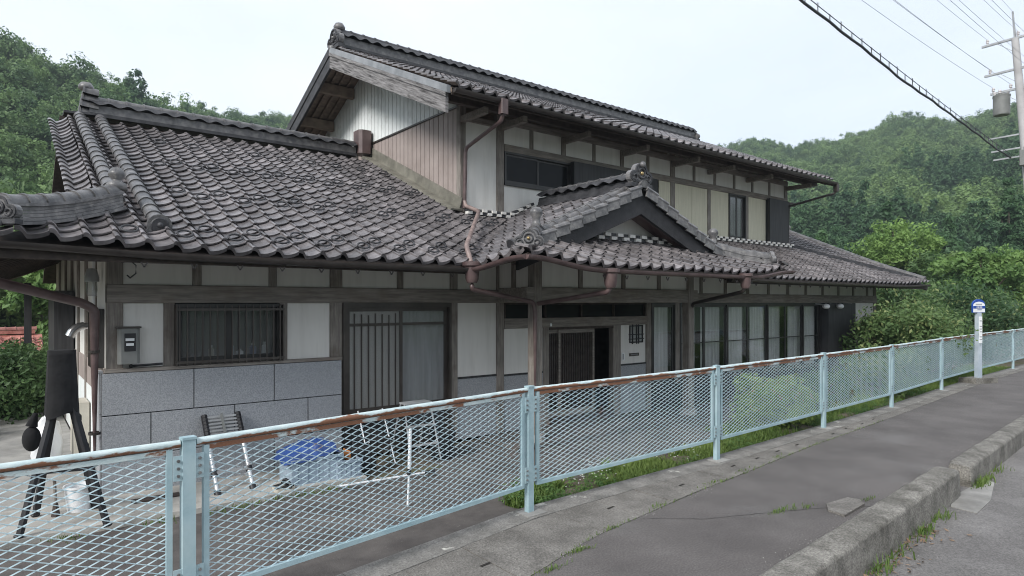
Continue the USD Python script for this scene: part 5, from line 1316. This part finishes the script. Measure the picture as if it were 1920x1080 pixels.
# bucket, bag and broom near the trestle
wb = thing("white_bucket", "white plastic bucket between the legs of the black trestle", "bucket", (0.60, 7.95, YG))
MB().lathe([(0, 0), (0.10, 0), (0.13, 0.24), (0.14, 0.24), (0.14, 0.26), (0.125, 0.26), (0.095, 0.015), (0, 0.015)], (0, 0, 0), 18).build("body", "white_plastic", wb, smooth=40)
MB().tube([(0.135 * math.cos(t), 0, 0.25 - 0.1 * math.sin(t)) for t in np.linspace(0, math.pi, 9)], 0.005, 6).build("handle", "bolt", wb)
wg = thing("white_bag", "crumpled white plastic bag behind the left leg of the trestle", "bag", (0.42, 10.1, YG))
m = trimesh.creation.icosphere(subdivisions=3, radius=1.0); v = np.array(m.vertices)
v = v * (0.17, 0.15, 0.36) * (1 + 0.5 * (meshkit.fbm(v * 2.6 + 4, 3, 2) - 0.5))[:, None] + [0, 0, 0.34]
v[:, 2] = np.maximum(v[:, 2], 0.0)
MB().add(v, np.array(m.faces)).build("body", "white_plastic", wg, smooth=25)
br = thing("hand_broom", "short brown broom stood on the apron left of the white bucket", "broom", (0.40, 7.86, YG))
MB().tube([(0, 0, 0.12), (-0.01, 0, 0.36)], 0.014, 8).build("stick", "wood", br, smooth=40)
MB().tube([(0, 0, 0.0), (0, 0, 0.13)], [0.04, 0.02], 8).build("bristles", "wood_dark", br)
pk = thing("plank", "flat dark brown plank lying on the apron by the granite corner", "plank", (1.30, 7.86, YG))
CB(-0.24, 0.22, -0.05, 0.05, 0.001, 0.03).build("board", "wood_dark", pk)
# bottles behind the kitchen window
B(1.62, 2.76, 8.52, 8.72, 1.33, 1.36).build("window_shelf", "wood_dark", H)
for x, r_, h_, mt, lb, ct in ((2.02, 0.035, 0.16, "beige", "pale brown bottle behind the left pane of the barred window", "bottle"), (2.24, 0.05, 0.20, "crate_blue", "pale green-white soap bottle behind the barred window, left of the blue one", "bottle"),
                              (2.36, 0.045, 0.10, "white_plastic", "low white tub behind the barred window", "tub"), (2.52, 0.045, 0.17, "blue_tarp", "blue soap bottle behind the right pane of the barred window", "bottle"), (2.67, 0.035, 0.18, "white_plastic", "white bottle at the right end of the barred window", "bottle")):
    b_ = thing("kitchen_bottle" if ct == "bottle" else "kitchen_tub", lb, ct, (x, 8.60, 1.361))
    MB().lathe([(0, 0), (r_, 0), (r_, h_ * 0.7), (r_ * 0.4, h_ * 0.82), (r_ * 0.4, h_ * 0.84), (0, h_ * 0.84)], (0, 0, 0), 14).build("body", mt, b_, smooth=40)
    MB().lathe([(0, h_ * 0.842), (r_ * 0.45, h_ * 0.842), (r_ * 0.45, h_), (0, h_)], (0, 0, 0), 10).build("cap", "white_plastic", b_, smooth=40)

# red-tiled shed beyond the hedge at the left
sd = thing("red_tiled_shed", "low shed with a red clay tile roof beyond the hedge at the left", "shed", (0.15, 27.0, -0.78))
B(-4.5, 0.55, 0.3, 2.9, 0, 1.05).build("wall", "beige", sd)
sr = MB().prism(Polygon([(-0.25, 0.98), (1.6, 1.72), (3.45, 0.98), (3.45, 0.92), (1.6, 1.66), (-0.25, 0.92)]), lambda a, b, d: (d, a, b), -4.8, 0.9).build("roof", "red_tile", sd)
SR = Roof((0, -0.25), (1, 0), (0, 1), lambda u, h: 1.02 + 0.4 * h)
for j in range(7):
    for i in range(19):
        t_ = make_tile(SR, -4.8 + i * 0.30, j * TL, j == 0)
        MB().add(t_["v"], t_["f"], t_["tone"]).build("roof_tile", "red_tile", sr, smooth=True)
MB().bar((-4.8, 1.6, 1.80), (0.7, 1.6, 1.80), 0.2, 0.12).build("ridge_band", "red_tile", sr)
cap_row([(-4.8, 1.6, 1.86), (0.75, 1.6, 1.88)], 0.11, sr, 0.3, "red_tile")

# ---------------------------------------------------------------- planting
def leaf_cloud(r, centres, radii, n_each, size, flat=0.0, jit=0.7):
    """leaf-sized faces scattered through clumps; each clump has its own tone, outer leaves a little lighter"""
    cs, N = np.asarray(centres, float), n_each
    k = len(cs)
    rad_ = np.asarray(radii, float).reshape(k, -1) * np.ones((k, 3))
    d = r.normal(size=(k, N, 3)); d /= np.linalg.norm(d, axis=2, keepdims=True)
    rr = r.random((k, N, 1)) ** 0.45
    p = cs[:, None] + d * rr * rad_[:, None]
    nrm = d + r.normal(size=d.shape) * jit + [0, 0, 0.35 + flat]
    nrm /= np.linalg.norm(nrm, axis=2, keepdims=True)
    a = np.cross(nrm, r.normal(size=d.shape)); a /= np.linalg.norm(a, axis=2, keepdims=True)
    b = np.cross(nrm, a)
    s = size * (0.6 + 0.8 * r.random((k, N, 1)))
    q = np.stack([p - a * s, p - b * s * 0.45 + nrm * s * 0.08, p + a * s, p + b * s * 0.45 + nrm * s * 0.08], 2).reshape(-1, 3)
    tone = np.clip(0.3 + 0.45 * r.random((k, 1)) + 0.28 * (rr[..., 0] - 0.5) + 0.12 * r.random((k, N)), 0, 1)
    idx = np.arange(k * N)[:, None] * 4
    f = np.vstack([idx + [0, 1, 2], idx + [0, 2, 3]])
    return q, f, np.repeat(tone.ravel(), 4)
def cloud_mesh(path, q, f, tone, mat):
    m = usdkit.mesh(stage, path, (q, f), M[mat])
    UsdGeom.PrimvarsAPI(m).CreatePrimvar("tone", Sdf.ValueTypeNames.FloatArray, "vertex").Set(Vt.FloatArray.FromNumpy(tone.astype(np.float32)))
    return path
def crown_clumps(r, rx, rz, n, cz, k=0.34, power=0.5, cone=0.0):
    d = r.normal(size=(n, 3)); d /= np.linalg.norm(d, axis=1, keepdims=True)
    p = d * (r.random((n, 1)) ** power) * [rx, rx, rz]
    t = (p[:, 2:] / rz + 1) / 2
    if cone: p[:, :2] *= 1 - cone * t
    rad_ = rx * k * (0.65 + 0.7 * r.random(n)) * (1 - 0.6 * cone * t[:, 0])
    return p + [0, 0, cz], rad_
def shrub(name, label, cat, loc, rx, rz, n, each, size, mat, seed, parts=("foliage", "stem"), power=0.5, k=0.34, squash=0.8, cone=0.0, trunk=None, group=None, extra=None):
    r = np.random.default_rng(seed)
    s = thing(name, label, cat, loc, group)
    cz = rz * 0.98 if trunk is None else trunk + rz * 0.85
    c, rd_ = crown_clumps(r, rx, rz, n, cz, k, power, cone)
    q, f, t = leaf_cloud(r, c, np.stack([rd_, rd_, rd_ * squash], 1), each, size)
    if trunk is None: q[:, 2] = np.maximum(q[:, 2], 0.0)
    cloud_mesh(path_for(parts[0], s), q, f, t, mat)
    if extra:
        emat, en, es = extra
        top = c[np.argsort(-(c[:, 2] + 0.3 * r.random(len(c))))[: max(3, len(c) // 2)]]
        q, f, t = leaf_cloud(r, top, np.full(len(top), rx * k * 1.05), en, es)
        cloud_mesh(path_for("young_leaves", s), q, f, t, emat)
    m = MB(); h = (cz if trunk is None else trunk + rz * 0.7)
    tr_ = 0.03 * rx + 0.02 if trunk is None else 0.05 * rx + 0.05
    m.tube([(0, 0, -0.1), (0.03 * rx, 0.02, h * 0.4), (0, 0, h)], [tr_ * 1.3, tr_, tr_ * 0.5], 8)
    for cc in c[: min(len(c), 14)]:
        b0 = np.array([0, 0, h * (0.35 if trunk is None else 0.62)])
        m.tube([b0, (b0 + cc) / 2 + [0, 0, 0.05], cc], [tr_ * 0.6, tr_ * 0.4, tr_ * 0.12], 5)
    m.build(parts[1], "bark", s, smooth=True)
    return s

# right of the house and behind the fence
shrub("evergreen_bush", "large dark green bush hiding the right-hand end of the farmhouse wall", "bush", (19.1, 7.1, -0.15), 1.4, 1.2, 80, 150, 0.055, "leaf_mid", 11, extra=("leaf_pale", 22, 0.05))
shrub("evergreen_bush", "rounded dark bush behind the fence just left of the bus stop", "bush", (21.6, 7.6, -0.15), 1.4, 1.12, 66, 140, 0.06, "leaf_dark", 12, extra=("leaf_pale", 10, 0.05))
shrub("garden_shrub", "yellow-green shrub with pinkish shoots behind the fence in front of the veranda", "shrub", (10.55, 6.0, -0.15), 0.62, 0.48, 50, 150, 0.045, "leaf_lime", 13, extra=("leaf_pink", 16, 0.03))
shrub("garden_shrub", "low leafy shrub spreading from under the large bush over the fence", "shrub", (15.9, 6.3, -0.15), 0.85, 0.62, 44, 110, 0.05, "leaf_mid", 14, extra=("leaf_pale", 26, 0.05), power=0.6)
shrub("garden_shrub", "small dark low shrub behind the fence right of the yellow-green one", "shrub", (12.4, 6.25, -0.15), 0.42, 0.24, 24, 90, 0.035, "leaf_mid", 15, extra=("leaf_pink", 10, 0.03))
shrub("garden_shrub", "dim shrub seen through the fence mesh below the large bush", "shrub", (13.9, 6.6, -0.15), 0.6, 0.36, 30, 100, 0.045, "leaf_dark", 16)
spec = [((24.6, 9.6), 1.9, 1.5, "leaf_dark", "dark green bush directly behind the bus stop sign"), ((27.5, 11.0), 2.2, 1.7, "leaf_mid", "broad mid-green bush behind the bus stop, farther than the dark one"),
        ((29.0, 8.6), 1.9, 1.35, "leaf_dark", "dark leafy bush behind the fence right of the bus stop"), ((33.0, 10.2), 2.3, 1.7, "leaf_mid", "green bush at the foot of the utility pole"),
        ((25.0, 12.5), 2.2, 2.1, "leaf_mid", "tall bush rising behind the right end of the low roof"), ((38.0, 11.0), 2.6, 1.9, "leaf_dark", "dark bush at the right edge beyond the utility pole"),
        ((31.0, 13.5), 2.6, 2.1, "leaf_mid", "wide green bush in the second row left of the utility pole")]
for k, ((x, y), rx, rz_, mt, lb) in enumerate(spec):
    shrub("roadside_bush", lb, "bush", (x, y, -0.2), rx, rz_, 70, 120, 0.085, mt, 30 + k, extra=("leaf_bright" if k % 2 else "leaf_pale", 16, 0.08))
def tree(label, x, y, h, rx, rz_, mat, seed, n=110, each=110, size=0.12, cone=0.0, name="broadleaf_tree", k=0.25, group=None, z=-0.3):
    return shrub(name, label, "tree", (x, y, z), rx, rz_, n, each, size, mat, seed, parts=("crown", "trunk"), trunk=h - 1.85 * rz_, k=k, cone=cone, group=group)
tree("bright green broadleaf tree with the highest rounded crown right of the low roof", 41.5, 15.6, 7.4, 2.2, 2.3, "leaf_bright", 51, n=90)
tree("bright green tree above the bus stop sign with an uneven crown", 38.0, 10.6, 5.3, 1.8, 1.9, "leaf_bright", 52, n=80)
tree("yellow-green tree peeping over the far end of the tiled roof", 44.0, 22.0, 6.6, 1.9, 1.8, "leaf_bright", 53)
tree("mid-green tree between the two bright crowns, behind the bushes", 40.5, 13.2, 5.2, 2.1, 2.0, "leaf_mid", 54)
tree("bright tree at the right edge behind the utility pole", 46.0, 10.8, 5.6, 2.2, 2.1, "leaf_bright", 55)
tree("mid-green tree low behind the tip of the tiled roof", 33.0, 15.6, 4.6, 2.1, 1.8, "leaf_mid", 56)
tree("pale green tree low in the gap left of the utility pole", 48.0, 14.5, 5.4, 2.2, 2.0, "leaf_mid", 57)
for k, (x, y, h) in enumerate([(62, 24.0, 11.5), (66, 20.5, 10.0), (72, 17.5, 14.0), (58, 28, 9.0)]):
    tree(["slender cedar directly above the gap between the two bright trees", "shorter cedar just right of the slender one", "tall broad cedar at the right before the hillside", "small cedar standing left behind the highest bright tree"][k], x, y, h, 2.4, h * 0.42, "leaf_cedar", 70 + k, n=70, each=90, size=0.22, cone=0.85, name="cedar_tree", k=0.3)
# left of the house
shrub("hedge_bush", "dense dark green hedge bush at the left edge in front of the red roof", "bush", (-0.55, 15.2, -0.2), 1.35, 0.68, 60, 130, 0.055, "leaf_dark", 81, extra=("leaf_mid", 20, 0.05))
shrub("hedge_bush", "dark hedge bush nearest the house wall at the left", "bush", (0.55, 17.4, -0.2), 1.0, 0.66, 50, 120, 0.055, "leaf_dark", 82, extra=("leaf_mid", 16, 0.05))
shrub("hedge_bush", "dark hedge bush behind the sheet-covered trestle", "bush", (1.05, 20.5, -0.2), 1.1, 0.72, 50, 110, 0.06, "leaf_mid", 83)
shrub("hedge_bush", "pale green low bush at the foot of the dark hedge", "bush", (-0.9, 13.2, -0.2), 0.75, 0.32, 30, 110, 0.05, "leaf_pale", 84)
for k, (x, y, h, mt) in enumerate([(-2.5, 36, 6.0, "leaf_mid"), (1.2, 38, 6.5, "leaf_mid"), (2.6, 33, 5.0, "leaf_bright"), (-0.5, 42, 7.5, "leaf_dark"), (3.4, 44, 8.0, "leaf_dark")]):
    tree(["mid-green tree directly behind the red shed roof", "mid-green tree behind the right end of the red shed", "bright green tree between the red shed and the house corner", "dark tree farther behind the red shed, beneath the eave", "dark tree glimpsed beside the hanging shutter at the house corner"][k], x, y, h, 2.6, h * 0.42, mt, 90 + k, n=60, each=120, size=0.15)

# grass and weeds
def blades(pts, hmin, hmax, mat, name, label=None, wid=0.006):
    m_v, m_t, r = [], [], np.random.default_rng(len(pts))
    P0 = np.asarray(pts, float); N = len(P0)
    g = r.random(N) * 2 * np.pi; hh = hmin + (hmax - hmin) * r.random(N) ** 1.5
    ln = hh * (0.25 + 0.7 * r.random(N)); w = wid * (0.6 + r.random(N))
    dx, dy = np.cos(g), np.sin(g)
    a = P0 + np.stack([-dy * w, dx * w, 0 * w], 1); b = P0 - np.stack([-dy * w, dx * w, 0 * w], 1)
    mid = P0 + np.stack([dx * ln * 0.35, dy * ln * 0.35, hh * 0.65], 1)
    tip = P0 + np.stack([dx * ln, dy * ln, hh], 1)
    o = np.stack([-dy * w, dx * w, 0 * w], 1) * 0.8
    q = np.stack([a, b, mid - o, mid + o, tip], 1).reshape(-1, 3)
    i = np.arange(N)[:, None] * 5
    f = np.vstack([i + [0, 1, 2], i + [0, 2, 3], i + [3, 2, 4]])
    pth = cloud_mesh(path_for(name), q, f, np.repeat(np.clip(0.25 + 0.55 * r.random(N), 0, 1), 5), mat)
    tag(stage.GetPrimAtPath(pth), label, kind="stuff")
r_ = np.random.default_rng(3)
pts = []
while len(pts) < 34000:
    x = 4.15 + 22 * r_.random() ** 1.3; t = r_.random()
    y = fence_y(x) + 0.15 + t * (0.75 if x < 9 else 1.4)
    den = meshkit.fbm(np.array([x * 1.1, y * 1.6, 0.0]), 3, 2)
    if den > 0.36 + 0.12 * (x < 5): pts.append((x, y, -0.15))
blades(pts, 0.03, 0.15, "grass", "verge_grass", wid=0.007)
cl, rd2 = [], []
for _ in range(520):
    x = 4.3 + 20 * r_.random() ** 1.4; y = fence_y(x) + 0.2 + 0.8 * r_.random() ** 1.5
    if meshkit.fbm(np.array([x * 0.9, y * 1.4, 7.0]), 2, 4) < 0.45: continue
    hgt_ = 0.05 + 0.10 * r_.random() + (0.14 * r_.random() if 6.6 < x < 8.4 else 0)
    cl.append((x, y, -0.15 + hgt_ * 0.6)); rd2.append((0.10, 0.10, hgt_ * 0.7))
q, f, t = leaf_cloud(np.random.default_rng(19), cl, rd2, 46, 0.017, flat=0.5)
tag(stage.GetPrimAtPath(cloud_mesh(path_for("verge_weeds"), q, f, t, "leaf_bright")), kind="stuff")
pts = []
for x, y, n, s in [(3.72, 3.80, 26, 0.05), (3.30, 3.66, 20, 0.045), (4.35, 4.0, 8, 0.04), (5.2, 4.14, 12, 0.05), (6.3, 4.29, 16, 0.07), (7.0, 4.36, 12, 0.08), (8.0, 4.47, 10, 0.06), (5.95, 3.30, 26, 0.06), (6.12, 3.25, 12, 0.06), (6.28, 3.18, 8, 0.05), (7.05, 2.92, 14, 0.05)]:
    for _ in range(n * 3): pts.append((x + r_.normal() * s * 1.6, y + r_.normal() * s * 0.35, 0.002))
for _ in range(420):
    x = 3.0 + 9 * r_.random(); pts.append((x, fence_y(x) - lid_w(x) + r_.normal() * 0.012, 0.001))
blades(pts, 0.008, 0.045, "grass", "joint_weeds", wid=0.003)
pts = []
for x, n in [(5.7, 60), (6.9, 70), (7.6, 40), (9.35, 130), (9.7, 60), (10.3, 30), (6.2, 30)]:
    for _ in range(n): pts.append((x + r_.normal() * 0.12, kerb_y(x) - 0.02 - abs(r_.normal()) * 0.05, -0.18))
blades(pts, 0.03, 0.13, "grass", "kerb_weeds", wid=0.005)
pts = []
for _ in range(1500):
    x = -3 + 7.2 * r_.random(); y = 7.2 + r_.normal() * 0.07
    if meshkit.fbm(np.array([x * 2.0, y, 1.0]), 2, 9) > 0.60: pts.append((x, y, -0.14))
blades(pts, 0.015, 0.06, "grass", "yard_weeds", wid=0.004)
pts = [(-2.6 + 3.2 * r_.random(), 12.2 + 8 * r_.random(), -0.15) for _ in range(5000)]
blades([p for p in pts if p[1] > 15.6 or p[0] < -1.2], 0.05, 0.2, "grass", "rough_grass", wid=0.012)
# dry leaves along the kerb, and white daisies in the verge
m = MB()
for _ in range(260):
    x = 4.2 + 3.1 * r_.random(); y = kerb_y(x) - abs(r_.normal()) * 0.11 - 0.01; g = r_.random() * 6.3; s = 0.008 + 0.014 * r_.random(); tz = r_.random() * 0.012
    a = np.array([math.cos(g), math.sin(g), 0.3 * r_.normal()]); b = np.array([-math.sin(g), math.cos(g), 0.3 * r_.normal()])
    c = np.array([x, y, -0.172 + tz]); m.add([c - a * s * 1.6, c - b * s * 0.6, c + a * s * 1.6, c + b * s * 0.6], [(0, 1, 2, 3)])
tag(stage.GetPrimAtPath(m.build("dry_leaves", "dead_leaf")), kind="stuff")
m = MB()
for _ in range(95):
    cx = rng.choice([5.15, 5.35, 5.6, 7.0, 7.1]); x = cx + r_.normal() * 0.16; y = fence_y(x) + 0.3 + abs(r_.normal()) * 0.2; z = -0.15 + 0.12 + 0.25 * r_.random(); s = 0.008
    m.sphere((x, y, z), s, (1, 1, 0.5), 1)
tag(stage.GetPrimAtPath(m.build("daisies", "flower_white")), kind="stuff")

m = MB()
for _ in range(1500):
    t = r_.random()
    if t < 0.45: x = 4.0 + 9 * r_.random(); y = kerb_y(x) - abs(r_.normal()) * 0.14 - 0.01; z = -0.18
    elif t < 0.7: x = 3.0 + 8 * r_.random(); y = fence_y(x) - lid_w(x) + r_.normal() * 0.05; z = 0.003
    else: x = 3.0 + 9 * r_.random(); y = kerb_y(x) + 0.27 + abs(r_.normal()) * 0.16; z = 0.0
    s = 0.0025 + 0.006 * r_.random() ** 2; g = r_.random() * 6.3
    p = [np.array([x + s * math.cos(g + k * 2.09) * r_.uniform(0.7, 1.3), y + s * math.sin(g + k * 2.09) * r_.uniform(0.7, 1.3), z - 0.001]) for k in range(3)] + [np.array([x, y, z + s * 0.9])]
    m.add(p, [(0, 1, 3), (1, 2, 3), (2, 0, 3)])
tag(stage.GetPrimAtPath(m.build("grit", "concrete")), kind="stuff")

# ---------------------------------------------------------------- wooded hills
fr = path_for("hill_forest")
pi = UsdGeom.PointInstancer.Define(stage, fr)
tag(pi, kind="stuff")
protos = []
UsdGeom.Scope.Define(stage, fr + "/crowns")
for k in range(6):
    r = np.random.default_rng(200 + k)
    if k < 4:
        c, rd_ = crown_clumps(r, 1.0, 0.80, 46, 0.80, 0.30, 0.33)
        q, f, t = leaf_cloud(r, c, np.stack([rd_, rd_, rd_ * 0.8], 1), 70, 0.062, jit=0.3)
        mt = "leaf_hill"
    else:
        c, rd_ = crown_clumps(r, 0.62, 1.35, 46, 1.35, 0.34, 0.5, 0.85)
        q, f, t = leaf_cloud(r, c, np.stack([rd_, rd_, rd_ * 1.1], 1), 46, 0.06, jit=0.4)
        mt = "leaf_cedar"
    pth = f"{fr}/crowns/{'broadleaf' if k < 4 else 'cedar'}_crown_{k:03d}"
    cloud_mesh(pth, q, f, t, mt); protos.append(pth)
pi.CreatePrototypesRel().SetTargets([Sdf.Path(p) for p in protos])
ids, pos, sca, ori = [], [], [], []
r = np.random.default_rng(77)
cand = []
rr = 44.0
while rr < 430:
    step = 3.6 if rr < 110 else (4.4 if rr < 200 else 5.2)
    azs_ = np.arange(-math.radians(52), math.radians(50), step / rr)
    a = azs_ + step / rr * (r.random(len(azs_)) - 0.5) * 0.9; q = rr + step * (r.random(len(azs_)) - 0.5) * 0.9
    cand.append(np.stack([a, q], 1)); rr += step * 0.9
a, q = np.vstack(cand).T
deg = np.degrees(a); R = crest(deg)[1]
ok = (q > foot(deg) + 3) & (q < R + 9)
a, q, R = a[ok], q[ok], R[ok]
x = q * (np.cos(a) * FW[0] + np.sin(a) * RT[0]); y = q * (np.cos(a) * FW[1] + np.sin(a) * RT[1]); z = hill_z(x, y)
ced = meshkit.fbm(np.stack([x / 45.0, y / 45.0, 0 * x + 3.0], -1), 2, 8)
for k in range(len(a)):
    conifer = (ced[k] > 0.52 and a[k] > 0.34 and q[k] < R[k] * 0.62) or (r.random() < 0.02 and q[k] < R[k] * 0.85)
    ids.append(int(r.integers(4, 6) if conifer else r.integers(0, 4)))
    s = (2.5 + 2.3 * r.random() ** 1.3) * (0.92 if q[k] < 110 else 1.18) * (0.72 if q[k] > R[k] - 14 else 1.0)
    pos.append((x[k], y[k], z[k] - 0.4)); sca.append((s * r.uniform(0.85, 1.15), s * r.uniform(0.85, 1.15), s * r.uniform(0.8, 1.2)))
    g = r.random() * math.pi; ori.append(Gf.Quath(math.cos(g), 0, 0, math.sin(g)))
pi.CreateProtoIndicesAttr(Vt.IntArray(ids)); pi.CreatePositionsAttr(Vt.Vec3fArray([Gf.Vec3f(*map(float, p)) for p in pos]))
pi.CreateScalesAttr(Vt.Vec3fArray([Gf.Vec3f(*map(float, s)) for s in sca])); pi.CreateOrientationsAttr(Vt.QuathArray(ori))
print("forest", len(ids))

# ---------------------------------------------------------------- the damp air of the valley
M["haze"] = usdkit.material(stage, "/World/Looks/haze", {"v": ("principled_volume", {"color": (0.80, 0.91, 1.0), "density": 0.00045, "anisotropy": 0.2})}, [], volume="v.volume")
tag(stage.GetPrimAtPath(B(-560, 560, -560, 560, -4, 175).build("haze", "haze")), kind="stuff")
